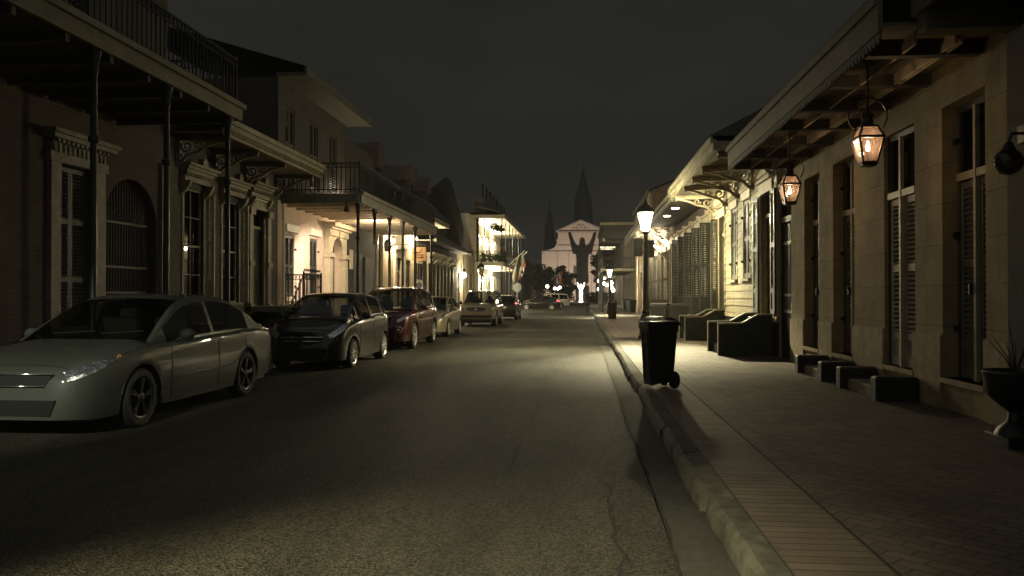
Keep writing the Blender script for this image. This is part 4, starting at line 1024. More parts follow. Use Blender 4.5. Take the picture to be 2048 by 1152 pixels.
# --- R4 house with bright bracket lamps
h4 = thing('house', 'house with glaring lamps under white brackets behind the street lamp', 'house', (4.25, 42, .15))
bays4 = [(38.3+2.2*k, 39.4+2.2*k) for k in range(5)]
b = MB(); FR.wall(b, 37.4, 49.2, .15, 5.1, [(a, c, .6, 3.7) for a, c in bays4], .2); b.quad((4.25, 37.4, .15), (4.25, 37.4, 5.1), (10, 37.4, 5.1), (10, 37.4, .15)); b.build('wall', 'plaster_cream', h4)
for k, (a, c) in enumerate(bays4):
    b = MB(); FR.box(b, a-.10, a, .6, 3.7, .0, .06); FR.box(b, c, c+.10, .6, 3.7, .0, .06); FR.box(b, a-.15, c+.15, 3.7, 3.95, .0, .12); fr = b.build('door_frame', 'white_paint', h4)
    for y0, y1 in ((a+.01, (a+c)/2-.005), ((a+c)/2+.005, c-.01)): shutter_leaf(FR, y0, y1, .62, 3.68, -.08, fr, ('red_door', 'grey_door', 'green_shutter')[k % 3], rails=(1.4, 2.4), solid=1.3, pitch=.09)
    open_leaf(FR, c+.12, .65, 3.65, h4, .35, 'weathered_shutter')
for y in (37.7, 39.9, 42.1, 44.3, 46.5, 48.7): scroll_bracket(FR, y, 5.05, 1.15, .85, h4, 'white_paint', .16)
b = MB(); b.box(2.98, 4.245, 37.5, 49.3, 5.06, 5.09); b.build('soffit', 'joist_white', h4)
b = MB(); b.box(2.92, 2.978, 37.55, 49.3, 5.02, 5.24); b.build('fascia', 'fascia_tan', h4)
b = MB(); b._add([(2.86, 37.6, 5.245), (2.86, 49.3, 5.245), (9, 49.3, 8.6), (9, 37.6, 8.6), (9, 49.3, 5), (9, 37.6, 5)], [(0,1,2,3), (1,4,2), (0,3,5)]); b.build('roof', 'roof_slate', h4)
for y in (41.0, 45.4):
    b = MB(); b.cyl((4.24, y, 4.36), (4.05, y, 4.42), .02, n=6); b.lathe([(.05, .12), (.11, .06), (.12, 0)], (4.03, y, 4.34), 12); wl = b.build('wall_light', 'iron', h4)
    b = MB(); b.ball((4.03, y, 4.32), .075, n=10, m=7); b.build('bulb', 'bulb_white', wl, smooth=True)
    lamp('wall_light_source', (3.88, y, 4.30), 260, (1, .83, .56), .08)
t = tag((lambda b: b.build('flagpole', 'white_paint'))(MB().cyl((4.24, 37.45, 2.85), (2.72, 37.6, 4.25), .028, .02, 8).ball((2.72, 37.6, 4.25), .05, n=8, m=6)), 'bare white flagpole slanting out from the wall behind the street lamp', 'flagpole')

# --- R5 tall brick house
h5 = thing('house', 'tall narrow brick-fronted house behind the street lamp, no eave, pale pipe down its front', 'house', (4.25, 56, .15))
op5 = [(51.0, 52.1, .5, 3.2), (54.2, 55.3, .5, 3.2), (58, 59.2, .5, 3.2), (52, 53.1, 4.6, 6.4), (57.2, 58.3, 4.6, 6.4)]
b = MB(); FR.wall(b, 49.4, 64.5, .15, 8.0, op5, .2); b.quad((4.25, 49.4, .15), (4.25, 49.4, 8.0), (12, 49.4, 11), (12, 49.4, .15)); b.quad((4.25, 64.5, .15), (4.25, 64.5, 8.0), (12, 64.5, 11), (12, 64.5, .15)); b.build('wall', 'side_brick', h5)
for (a, c, e, f) in op5:
    for y0, y1 in ((a+.01, (a+c)/2-.005), ((a+c)/2+.005, c-.01)): shutter_leaf(FR, y0, y1, e+.02, f-.02, -.12, h5, 'green_shutter', rails=((e+f)/2,), pitch=.1)
b = MB(); b.cyl((4.18, 50.2, .2), (4.18, 50.2, 7.9), .06, n=8); b.cyl((4.17, 60.5, .2), (4.17, 60.5, 4.4), .10, n=8); b.build('drainpipe', 'white_paint', h5)
b = MB(); b._add([(4.05, 49.3, 8.0), (4.05, 64.6, 8.0), (12, 64.6, 11.1), (12, 49.3, 11.1)], [(0,1,2,3)]); b.box(4.0, 4.25, 49.3, 64.6, 7.9, 8.0); b.build('roof', 'roof_slate', h5)
for y, lb in ((53.8, 'pale slanted board sign on the brick house, seen left of the street lamp'), (50.6, 'pale slanted board sign on the brick house, seen right of the street lamp')):
    b = MB(); b.obox((3.95, y, 4.3 if y > 52 else 3.5), (1, 0, .9), (0, 1, 0), (-.9, 0, 1), .30, .45, .025); tag(b.build('awning_board', 'paper'), lb, 'board')

# --- R6 gallery house: its gallery stands out over the pavement
h6 = thing('house', 'dark house with a two-storey gallery over the pavement beyond the brick house', 'house', (4.25, 74, .15))
op6 = [(66.2+2.6*k, 67.4+2.6*k, .4, 3.1) for k in range(6)]+[(66.2+2.6*k, 67.4+2.6*k, 3.9, 6.5) for k in range(6)]
b = MB(); FR.wall(b, 64.6, 81.5, .15, 7.6, op6, .2); b.quad((4.25, 64.62, .15), (4.25, 64.62, 7.6), (12, 64.62, 7.6), (12, 64.62, .15)); b.build('wall', 'dim_plaster', h6)
for (a, c, e, f) in op6: shutter_leaf(FR, a, c, e+.02, f-.02, -.12, h6, 'grey_door', rails=((e+f)/2,), pitch=.12)
b = MB(); b.box(1.55, 4.245, 66, 81, 3.55, 3.72); b.build('gallery_floor', 'soffit_dark', h6)
b = MB(); b.box(1.5, 4.245, 66, 81, 7.35, 7.52); b.build('gallery_roof', 'soffit_dark', h6)
b = MB(); b.box(1.5, 4.24, 65.93, 65.995, 3.52, 3.74); b.build('gallery_fascia', 'cream_paint', h6)
b = MB(); b.box(1.46, 4.24, 65.9, 65.995, 7.33, 7.54); b.build('gallery_fascia', 'cream_paint', h6)
b = MB()
for k in range(6):
    y = 66.1+2.95*k; b = MB(); iron_post(b, 1.65, y, .15, 3.55, .05); b.cyl((1.65, y, 3.55), (1.65, y, 7.35), .035, n=6); b.build('gallery_post', 'iron', h6)

b = MB(); railing(b, [(4.2, 66.05), (1.65, 66.05), (1.65, 80.9)], 3.72, .95, .2, .012); b.build('railing', 'iron', h6)
b = MB(); b.box(4.26, 12, 64.7, 81.4, 7.6, 7.75); b.box(5.5, 12, 66, 80, 7.75, 9.8); b.build('roof', 'roof_slate', h6)
t = MB(); t.box(1.40, 2.75, 65.7, 65.78, 5.22, 5.58); t.cyl((1.6, 65.74, 5.58), (1.6, 65.95, 7.35), .012, n=5); s_ = t.build('neon_sign', 'sign_dark'); tag(s_, 'small lit sign hanging from the gallery by the church, two lines of lights', 'sign')
b = MB(); r = random.Random(2)
for row, (z, n) in enumerate(((5.48, 11), (5.33, 9))):
    for k in range(n): x = 1.46+1.24*k/11+.03*row; b.box(x, x+r.uniform(.04, .09), 65.68, 65.697, z-.03, z+.03)
b.build('lettering', 'sign_lit', s_)
# ------------------------------------------------------------------ left side of the street
FL = Face(-9.7, 1)
def pediment_head(F, y0, y1, z, parent, m, h=.34, tooth=True, crest=True, proud=.22):
    """deep moulded window head with dentils, end consoles and a small crest"""
    b = MB()
    F.box(b, y0, y1, z, z+h*.30, .002, proud*.45); F.box(b, y0-.03, y1+.03, z+h*.48, z+h*.66, .002, proud*.7); F.box(b, y0-.08, y1+.08, z+h*.66, z+h*.84, .002, proud*.9); F.box(b, y0-.13, y1+.13, z+h*.84, z+h, .002, proud*1.15)
    if tooth:
        n = int((y1-y0)/.11)
        for k in range(n): yy = y0+(k+.5)*(y1-y0)/n; F.box(b, yy-.028, yy+.028, z+h*.32, z+h*.478, .002, proud*.6)
    if crest:
        ym = (y0+y1)/2; b.prism([(ym-.11, z+h), (ym-.13, z+h+.09), (ym-.07, z+h+.17), (ym, z+h+.20), (ym+.07, z+h+.17), (ym+.13, z+h+.09), (ym+.11, z+h)], lambda a, c, d: F.p(a, c, d), proud*.6, proud*1.1)
    for yy in (y0+.07, y1-.07):
        b.prism([(.002, z), (proud*.9, z), (proud*.75, z-.12), (proud*.4, z-.26), (.002, z-.34)], lambda a, c, d: F.p(yy+d, c, a), -.06, .06)
    return b.build('window_head', m, parent)

# --- L1 dark galleried brick house, nearest on the left
g1 = thing('house', 'dark brick house at the left edge with a deep iron-posted gallery and barred carriage arch', 'house', (-9.7, 12, .15))
gate = (15.42, 17.42, .15, 4.0, 'arch')
b = MB(); FL.wall(b, 6, 17.85, .15, 5.2, [(13.95, 15.0, 1.0, 3.95), gate, (8.6, 9.9, 1.0, 3.95)], .28)
b.quad((-9.7, 6, .15), (-9.7, 6, 5.2), (-16, 6, 5.2), (-16, 6, .15)); b.quad((-9.7, 17.85, .15), (-9.7, 17.85, 5.2), (-16, 17.85, 5.2), (-16, 17.85, .15)); b.build('wall', 'red_brick', g1)
b = MB(); FL.wall(b, 6, 17.85, 5.2, 9.6, [(8.7, 9.9, 5.6, 8.4), (11.2, 12.4, 5.6, 8.4), (13.7, 14.9, 5.6, 8.4)], .28); b.quad((-9.7, 6, 5.2), (-9.7, 6, 9.6), (-16, 6, 9.6), (-16, 6, 5.2)); b.quad((-9.7, 17.85, 5.2), (-9.7, 17.85, 9.6), (-16, 17.85, 9.6), (-16, 17.85, 5.2)); b.build('upper_wall', 'dark_plaster', g1)  # upper wall darker than the brick below, night shade put into the colour
for (a, c) in ((13.95, 15.0), (8.6, 9.9)):
    b = MB(); FL.box(b, a-.30, a-.02, .9, 3.95, .002, .10); FL.box(b, c+.02, c+.30, .9, 3.95, .002, .10); FL.box(b, a-.34, c+.34, .15, .9, .002, .13)
    FL.box(b, a-.36, c+.36, 3.95, 4.12, .002, .13); FL.box(b, a-.30, c+.30, 4.12, 4.30, .002, .10); FL.box(b, a-.44, c+.44, 4.36, 4.44, .002, .26); FL.box(b, a-.50, c+.50, 4.44, 4.52, .002, .32)
    n = 12
    for k in range(n): yy = a-.30+(k+.5)*(c-a+.6)/n; FL.box(b, yy-.035, yy+.035, 4.30, 4.36, .10, .2); FL.box(b, yy-.03, yy+.03, 4.13, 4.29, .101, .13)
    fr = b.build('door_frame', 'old_white', g1)
    for y0, y1 in ((a, (a+c)/2-.005), ((a+c)/2+.005, c)): shutter_leaf(FL, y0, y1, 1.02, 3.93, -.14, fr, 'grey_door', rails=(1.8, 2.9), pitch=.07)
b = MB()
for k in range(20): yy = 15.46+1.92*k/19; b.cyl(FL.p(yy, .2, -.20), FL.p(yy, 4.0-.0 if abs(yy-16.42) < .4 else 3.0+math.sqrt(max(0, 1-(yy-16.42)**2))-.03, -.20), .014, n=6)
for zz in (.35, 1.55, 2.1, 3.05): FL.box(b, 15.44, 17.40, zz-.025, zz+.025, -.225, -.175)
FL.box(b, 15.44, 15.50, .2, 3.1, -.24, -.16); FL.box(b, 17.34, 17.40, .2, 3.1, -.24, -.16)
for k in range(5): yy = 15.8+.31*k; b.tube([FL.p(yy+.10*math.cos(q), 3.2+.10*math.sin(q), -.20) for q in [6.283*j/12 for j in range(12)]], .01, 4, True)
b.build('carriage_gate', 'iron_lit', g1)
b = MB(); FL.box(b, 15.43, 17.41, .2, 4.0, -1.9, -1.8); b.build('carriage_door', 'red_brick', g1)
b = MB(); FL.box(b, 17.50, 17.80, .15, 4.55, .002, .09); FL.box(b, 15.05+.27, 15.40, .15, 3.3, .002, .05); b.build('pilaster', 'old_white', g1)
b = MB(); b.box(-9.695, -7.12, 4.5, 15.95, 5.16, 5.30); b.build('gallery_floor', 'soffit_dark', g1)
b = MB(); b.box(-7.12, -7.05, 4.5, 16.0, 5.12, 5.42); b.box(-7.05, -6.98, 4.5, 16.03, 5.36, 5.46); b.box(-9.69, -7.12, 15.95, 16.0, 5.12, 5.42); b.build('gallery_fascia', 'fascia_tan', g1)
b = MB()
for k in range(11): yy = 5.2+1.05*k; b.box(-9.6, -7.13, yy-.04, yy+.04, 5.02, 5.158)
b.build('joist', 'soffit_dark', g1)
for y in (6.6, 8.9, 11.17, 13.24, 15.63):
    b = MB(); iron_post(b, -7.2, y, .15, 5.14, .055); b.build('gallery_post', 'iron', g1, smooth='auto')
b = MB(); railing(b, [(-9.6, 15.9), (-7.15, 15.9), (-7.15, 4.6)], 5.44, .95, .14); b.build('railing', 'iron', g1)
for (a, c) in ((8.7, 9.9), (11.2, 12.4), (13.7, 14.9)):
    for y0, y1 in ((a, (a+c)/2-.005), ((a+c)/2+.005, c)): shutter_leaf(FL, y0, y1, 5.62, 8.38, -.14, g1, 'grey_door', rails=(7.0,), pitch=.09)
b = MB(); b.box(-16, -9.2, 5.8, 18.0, 9.6, 9.75); b.build('roof', 'roof_slate', g1)

# --- L2 bracketed house with ornate window heads
g2 = thing('house', 'dark house with a bracketed eave and ornate crested window heads', 'house', (-9.7, 21, .15))
w2 = [(18.62, 19.62, 1.3, 4.15), (20.72, 21.72, 1.3, 4.10), (22.52, 23.52, 1.2, 4.25)]
b = MB(); FL.wall(b, 17.87, 24.66, .15, 5.6, w2, .2); b.quad((-9.7, 24.66, .15), (-9.7, 24.66, 5.6), (-16, 24.66, 5.6), (-16, 24.66, .15)); b.build('wall', 'plaster_grey', g2)
for i, (a, c, e, f) in enumerate(w2):
    pediment_head(FL, a-.16, c+.16, f+.14, g2, 'dull_trim', .42, proud=.30)
    if i < 2:
        w = sash_window(FL, a, c, e, f, g2, 'old_white', head=0, lights=(2, 2))
        b = MB(); F_ = Face(FL.X, 1)
        open_leaf(FL, c+.20, e, f-.05, g2, .20, 'cream_paint', .03)
    else:
        b = MB()
        for yy in (a-.17, c+.17):
            FL.box(b, yy-.12, yy+.12, .95, 3.95, .002, .14); FL.box(b, yy-.15, yy+.15, .95, 1.25, .002, .19); FL.box(b, yy-.15, yy+.15, 2.35, 2.50, .002, .18); FL.box(b, yy-.17, yy+.17, 3.85, 4.05, .002, .20)
        FL.box(b, a-.05, c+.05, 4.05, 4.28, .002, .1)
        fr = b.build('door_frame', 'dull_trim', g2)
        panel_door(FL, a, c, 1.2, 4.05, fr, 'grey_door', 'cream_paint', d=-.14)
for y in (18.3, 20.2, 22.1, 24.4): scroll_bracket(FL, y, 5.30, 1.25, .72, g2, 'old_white')
b = MB(); b.box(-9.695, -8.38, 17.9, 24.72, 5.31, 5.345); b.build('soffit', 'soffit_board', g2)
b = MB(); b.box(-8.38, -8.31, 17.9, 24.75, 5.24, 5.42); b.box(-8.31, -8.24, 17.9, 24.79, 5.40, 5.56); b.box(-8.24, -8.17, 17.9, 24.83, 5.52, 5.64)
n = 52
for k in range(n): yy = 17.95+6.75*k/n; b.box(-8.309, -8.26, yy, yy+.06, 5.30, 5.39)
b.build('fascia', 'dull_trim', g2)
b = MB(); b._add([(-8.18, 17.9, 5.645), (-8.18, 24.84, 5.645), (-15, 24.84, 8.4), (-15, 17.9, 8.4)], [(0,1,2,3)]); b.build('roof', 'roof_slate', g2)
# stoop with iron rail at its door
t = thing('stoop', 'concrete stoop with a curled iron railing between the ornate house and the pink house', 'stoop', (-8.9, 24, .15))
b = MB(); b.box(-9.695, -8.35, 22.2, 25.2, 1.02, 1.19, .02); b.build('platform', 'concrete', t)
b = MB(); b.box(-9.695, -8.42, 23.6, 25.12, .153, 1.018); b.build('base', 'concrete', t)
for k in range(4):
    b = MB(); b.box(-9.4, -8.42, 22.3+.30*k, 23.598, .153+.21*k, .153+.21*(k+1), .01); b.build('step', 'concrete', t)
b = MB(); railing(b, [(-8.42, 23.5), (-8.42, 25.12), (-9.62, 25.12)], 1.19, .98, .115)
b.tube([(-8.42, 22.2, 1.0), (-8.42, 23.5, 2.12)], .02, 6); b.tube([(-8.42, 22.2, .95), (-8.42, 22.2, .16)], .02, 6)
for k in range(8): y = 22.35+.145*k; b.box(-8.43, -8.41, y-.008, y+.008, .2+.2*k*.7, 1.12+.86*(y-22.2))
for k in range(12): y = 23.55+.13*k; b.tube([(-8.42, y+a, 2.26+c) for a, c in spiral(0, 0, .06, .015, 0, 1.2, 10)], .009, 4)
b.build('railing', 'iron', t)

# --- L3 pink galleried house, two storeys
g3 = thing('house', 'floodlit pink stucco house under an iron-posted gallery with a white arched doorway', 'house', (-9.7, 28.5, .15))
lw = [(25.33, 26.15, 1.45, 3.50), (27.68, 28.50, 1.45, 3.55)]
dr = (29.75, 31.15, .3, 3.75, 'arch')
uw = [(25.30, 26.15, 5.3, 7.75), (27.68, 28.55, 5.3, 7.75), (29.90, 30.75, 5.3, 7.75)]
b = MB(); FL.wall(b, 24.70, 31.95, .15, 4.55, lw+[dr], .2); b.quad((-9.7, 24.70, .15), (-9.7, 24.70, 4.55), (-16, 24.70, 4.55), (-16, 24.70, .15)); b.quad((-9.7, 31.95, .15), (-9.7, 31.95, 4.55), (-16, 31.95, 4.55), (-16, 31.95, .15)); b.build('wall', 'pink_stucco', g3)
b = MB(); FL.wall(b, 24.70, 31.95, 4.552, 8.5, uw, .2); b.quad((-9.7, 24.70, 4.55), (-9.7, 24.70, 8.5), (-16, 24.70, 8.5), (-16, 24.70, 4.55)); b.quad((-9.7, 31.95, 4.55), (-9.7, 31.95, 8.5), (-16, 31.95, 8.5), (-16, 31.95, 4.55)); b.build('upper_wall', 'unlit_upper_plaster', g3)
for (a, c, e, f) in lw:
    b = MB(); FL.box(b, a-.16, c+.20, f+.10, f+.34, .002, .12); fr = b.build('window', 'white_paint', g3)
    b = MB(); FL.box(b, a-.12, c+.16, e-.16, e-.02, .002, .10); b.build('sill', 'white_paint', fr)
    for y0, y1 in ((a+.01, (a+c)/2-.005), ((a+c)/2+.005, c-.01)): shutter_leaf(FL, y0, y1, e+.01, f-.01, -.07, fr, 'black_door', rails=((e+f)/2,), pitch=.06)
    for zz in (e+.35, f-.45): hinge(FL, c+.06, zz, .0, fr)
for (a, c, e, f) in uw:
    for y0, y1 in ((a+.01, (a+c)/2-.005), ((a+c)/2+.005, c-.01)): shutter_leaf(FL, y0, y1, e+.01, f-.01, -.07, g3, 'grey_door', rails=((e+f)/2,), pitch=.09)
# classical doorway
b = MB()
for yy in (29.50, 31.40):
    FL.box(b, yy-.20, yy+.20, .153, 2.95, .002, .22); FL.box(b, yy-.26, yy+.26, .153, .55, .002, .28); FL.box(b, yy-.27, yy+.27, 2.95, 3.03, .002, .30); FL.box(b, yy-.24, yy+.24, 3.03, 3.12, .002, .26)
FL.box(b, 29.25, 31.65, 3.78, 4.02, .002, .24); FL.box(b, 29.15, 31.75, 4.02, 4.10, .002, .34); FL.box(b, 29.05, 31.85, 4.10, 4.26, .002, .50)
FL.box(b, 30.38, 30.52, 3.70, 4.0, .241, .28)
for sg in (-1, 1):
    arc = [(30.45+sg*.70*math.cos(q), 3.05+.70*math.sin(q)) for q in [math.pi/2*k/8 for k in range(9)]]
    b.prism([(30.45+sg*1.15, 3.05), (30.45+sg*1.15, 3.78), (30.45, 3.78)]+arc[::-1], lambda y, z, d: FL.p(y, z, d), .002, .17)
fr = b.build('doorway', 'cream_paint', g3)
b = MB(); FL.box(b, 29.75, 31.15, .3, 3.75, -.60, -.56); b.build('recess', 'plaster_cream', fr)
b = MB(); FL.box(b, 30.0, 30.9, .35, 2.75, -.557, -.50); 
for ya, yb in ((30.06, 30.42), (30.48, 30.84)):
    for za, zb in ((.5, 1.2), (1.35, 2.6)): FL.box(b, ya, yb, za, zb, -.499, -.485)
b.build('door', 'cream_paint', fr)
b = MB(); FL.box(b, 29.75, 30.0, .3, 2.9, -.558, -.46); FL.box(b, 30.9, 31.15, .3, 2.9, -.558, -.46); FL.box(b, 29.75, 31.15, 2.75, 2.9, -.50, -.44); b.build('inner_frame', 'white_paint', fr)
# gallery
b = MB(); b.box(-9.695, -7.10, 24.95, 38.0, 4.62, 4.72); b.build('gallery_floor', 'joist_white', g3)
b = MB()
for k in range(15): y = 25.5+.86*k; b.box(-9.69, -7.11, y-.06, y+.06, 4.40, 4.618)
b.build('joist', 'joist_white', g3)
b = MB(); b.box(-7.10, -7.03, 24.92, 38.05, 4.46, 4.76); b.box(-9.69, -7.10, 24.90, 24.95, 4.46, 4.76); b.box(-7.03, -6.96, 24.88, 38.05, 4.72, 4.82); b.build('gallery_fascia', 'old_white', g3)
for y in (25.1, 27.15, 29.3, 31.5, 33.9, 37.6):
    b = MB(); iron_post(b, -7.2, y, .15, 4.5, .06); b.build('gallery_post', 'iron', g3, smooth='auto')
b = MB(); railing(b, [(-9.6, 24.95), (-7.12, 24.95), (-7.12, 37.9)], 4.8, .95, .14, .012); b.build('railing', 'iron', g3)
b = MB(); b.box(-9.75, -8.80, 24.6, 32.3, 8.50, 8.62); b.box(-8.80, -8.70, 24.55, 32.35, 8.50, 8.78); b.build('eave', 'soffit_dark', g3)
b = MB(); b._add([(-8.72, 24.55, 8.785), (-8.72, 32.35, 8.785), (-16, 32.35, 11.0), (-16, 24.55, 11.0)], [(0,1,2,3)]); b.build('roof', 'roof_slate', g3)
b = MB(); b.cyl((-9.58, 24.86, .2), (-9.58, 24.86, 4.45), .06, n=8); b.build('drainpipe', 'white_paint', g3)
# floodlight on the gallery post
t = thing('floodlight', 'small black floodlight clamped under the gallery beside its first post', 'lamp', (-7.5, 25.0, 4.4))
b = MB(); b.cyl((-7.55, 25.0, 4.46), (-7.55, 25.0, 4.34), .025, n=6); b.lathe([(.06, .09), (.075, .06), (.09, -.05), (.10, -.10)], (-7.55, 25.02, 4.28), 12); b.build('housing', 'iron', t)
spot('floodlight_beam', (-7.40, 25.4, 4.1), (-9.75, 28.6, .9), 1450, (1, .83, .63), 84, .7, .12)
lamp('gallery_bounce', (-8.1, 30.4, 4.1), 150, (1, .78, .52), .12)  # unseen lamp added in place of light bounced under the gallery

# --- L4 house: dark alley, cream wall, arched shutter, door and lamp
g4 = thing('house', 'cream house at the gallery end with an arched window, lamp and hanging sign', 'house', (-9.7, 39, .15))
op4 = [(37.05, 37.95, .6, 4.55, 'arch'), (40.55, 42.45, .5, 3.55), (43.3, 44.3, .5, 3.5)]
b = MB(); FL.wall(b, 36.55, 45.3, .15, 5.4, op4, .2); b.quad((-9.7, 36.55, .15), (-9.7, 36.55, 5.4), (-16, 36.55, 5.4), (-16, 36.55, .15)); b.quad((-9.7, 45.3, .15), (-9.7, 45.3, 5.4), (-16, 45.3, 5.4), (-16, 45.3, .15)); b.build('wall', 'plaster_cream', g4)
shutter_leaf(FL, 37.06, 37.94, .62, 4.52, -.12, g4, 'green_shutter', rails=(1.6, 2.9), pitch=.08)
b = MB(); FL.box(b, 36.95, 37.05, .6, 4.1, .002, .06); FL.box(b, 37.95, 38.05, .6, 4.1, .002, .06); b.tube([FL.p(37.5+.5*math.cos(q), 4.1+.5*math.sin(q), .03) for q in [math.pi*k/12 for k in range(13)]], .05, 6); b.build('window_frame', 'white_paint', g4)
panel_door(FL, 40.95, 42.0, .5, 3.5, g4, 'red_door', 'white_paint', transom=.7)
b = MB(); FL.box(b, 40.3, 42.7, 3.9, 4.05, .002, .2); FL.box(b, 40.3, 40.6, .153, 3.9, .002, .1); FL.box(b, 42.4, 42.7, .153, 3.9, .002, .1); b.build('doorway', 'white_paint', g4)
for y0, y1 in ((43.31, 43.79), (43.81, 44.29)): shutter_leaf(FL, y0, y1, .52, 3.48, -.1, g4, 'green_shutter', rails=(2,), pitch=.09)
b = MB(); FL.wall(b, 32.0, 36.5, .15, 8.0, [], .2); b.build('alley_wall', 'dark_plaster', g4)
for o in (): pass
b = MB(); FL.box(b, 33.0, 34.3, .2, 3.3, .002, .05); FL.box(b, 34.7, 36.0, .2, 3.2, .002, .08); b.build('alley_door', 'black_door', g4)
b = MB(); b.box(-9.695, -7.75, 38.2, 45.6, 5.40, 5.44); b.build('canopy_soffit', 'joist_white', g4)
b = MB(); b.box(-7.75, -7.68, 38.15, 45.7, 5.36, 5.62); b.box(-9.69, -7.75, 38.12, 38.17, 5.36, 5.62); b.build('canopy_fascia', 'fascia_tan', g4)
b = MB(); b._add([(-7.66, 38.1, 5.63), (-7.66, 45.7, 5.63), (-14, 45.7, 7.7), (-14, 38.1, 7.7)], [(0,1,2,3)]); b.build('roof', 'roof_slate', g4)
def wall_light(F, y, z, watts, label, cat='lamp', col=(1,.80,.48), name='wall_lantern', size=1.0):
    t = thing(name, label, cat, F.p(y, z, .12))
    b = MB(); b.cyl(F.p(y, z+.20*size, 0.002), F.p(y, z+.24*size, .22), .018, n=6); b.lathe([(.10*size, 0), (.02, .12*size), (.008, .18*size)], F.p(y, z+.14*size, .22), 10); F.box(b, y-.06, y+.06, z+.08, z+.30, .001, .02); b.build('bracket', 'iron', t)
    b = MB(); b.ball(F.p(y, z, .22), .085*size, n=10, m=7); b.build('globe', 'bulb_white', t, smooth=True)
    p = F.p(y, z-.02, .22+.12*size); lamp('wall_lantern_light', (p[0], p[1], p[2]), watts, col, .09*size)
    return t
wall_light(FL, 39.4, 4.25, 480, 'bare lit bulb under the gallery beside the arched window of the cream house')
t = thing('hanging_sign', 'brown hanging board sign with a dark curled emblem and two lines of lettering', 'sign', (-8.35, 40.2, 3.4))
b = MB(); b.box(-8.72, -7.98, 40.18, 40.22, 3.28, 3.98); b.build('board', 'sign_wood', t)
b = MB(); b.tube([(-9.69, 40.2, 4.12), (-7.95, 40.2, 4.12)], .018, 6); b.tube([(-8.65, 40.2, 3.98), (-8.65, 40.2, 4.12)], .008, 4); b.tube([(-8.05, 40.2, 3.98), (-8.05, 40.2, 4.12)], .008, 4); b.build('bracket', 'iron', t)
b = MB()
b.tube([(-8.42+.17*math.cos(q), 40.172, 3.78+.07*math.sin(q)) for q in [math.pi+math.pi*k/10 for k in range(11)]], [.012+.022*math.sin(math.pi*k/10) for k in range(11)], 6)
b.tube([(-8.25, 40.172, 3.80), (-8.18, 40.172, 3.86), (-8.22, 40.172, 3.90)], .014, 5); b.tube([(-8.59, 40.172, 3.80), (-8.62, 40.172, 3.87)], .010, 5)
r = random.Random(8)
for z, n in ((3.55, 9), (3.42, 11)):
    for k in range(n):
        x = -8.60+.5*k/n; b.box(x, x+.012, 40.168, 40.179, z, z+r.uniform(.05, .09)); b.box(x, x+.035, 40.168, 40.179, z+r.choice((0, .04)), z+.055)
b.build('lettering', 'sign_paint', t)
wall_light(FL, 44.9, 4.75, 700, 'glaring lit bulb at the white corner of the cream house, beyond the hanging sign')
t = tag((lambda b: b.build('notice', 'paper'))(MB().box(-9.64, -9.60, 32.35, 32.75, 2.6, 3.4)), 'white paper notice on the dark alley wall beside the arched doorway', 'notice')
t = thing('hanging_lantern', 'unlit black lantern hanging under the gallery behind its first post', 'lantern', (-8.2, 33, 4.4))
b = MB(); b.cyl((-8.2, 33, 4.5), (-8.2, 33, 3.9), .01, n=5); b.lathe([(.03, .55), (.15, .4), (.13, .05), (.08, 0)], (-8.2, 33, 3.35), 6); b.build('frame', 'iron', t)
b = MB(); b.box(-8.42, -7.98, 32.98, 33.02, 3.52, 3.55); b.ball((-8.42, 33, 3.58), .045, n=8, m=5); b.ball((-7.98, 33, 3.58), .045, n=8, m=5); b.build('arm', 'chrome', t, smooth=True)
# plants hanging on the railing above the gallery, lit from behind by their own bulb
def leaf_ball(b, c, rx, ry, rz, n, s, seed, gap=.0):
    r = random.Random(seed)
    for k in range(n):
        while True:
            x, y, z = r.uniform(-1, 1), r.uniform(-1, 1), r.uniform(-1, 1)
            q = x*x+y*y+z*z
            if q <= 1 and (q > .12 or r.random() < .3): break
        p = Vector((c[0]+x*rx, c[1]+y*ry, c[2]+z*rz)); a = Vector((r.uniform(-1,1), r.uniform(-1,1), r.uniform(-1,.6))).normalized(); u = a.orthogonal().normalized()*s*r.uniform(.25,.5); a = a*s*r.uniform(.6, 1.3)
        b._add([p, p+a*.5+u, p+a, p+a*.5-u], [(0,1,2,3)])
    return b
for k, (y, lb) in enumerate(((29.6, 'leafy plant on the gallery railing above the third post'), (30.9, 'middle leafy plant on the gallery railing above the posts'), (32.3, 'leafy plant on the gallery railing nearest the canopy'))):
    t = thing('potted_plant', lb, 'plant', (-7.3, y, 4.85), 'plants on the gallery railing')
    b = MB(); b.lathe([(.10, 0), (.15, .22), (.16, .25)], (-7.3, y, 4.83), 10); b.build('pot', 'iron', t)
    leaf_ball(MB(), (-7.3, y, 5.35), .30, .40, .34, 150, .16, 50+k).build('foliage', 'leaf_dark', t)
wall_light(Face(-9.7, 1), 31.2, 5.5, 60, 'lit bulb on the upper wall of the pink house behind the plants', size=.7)

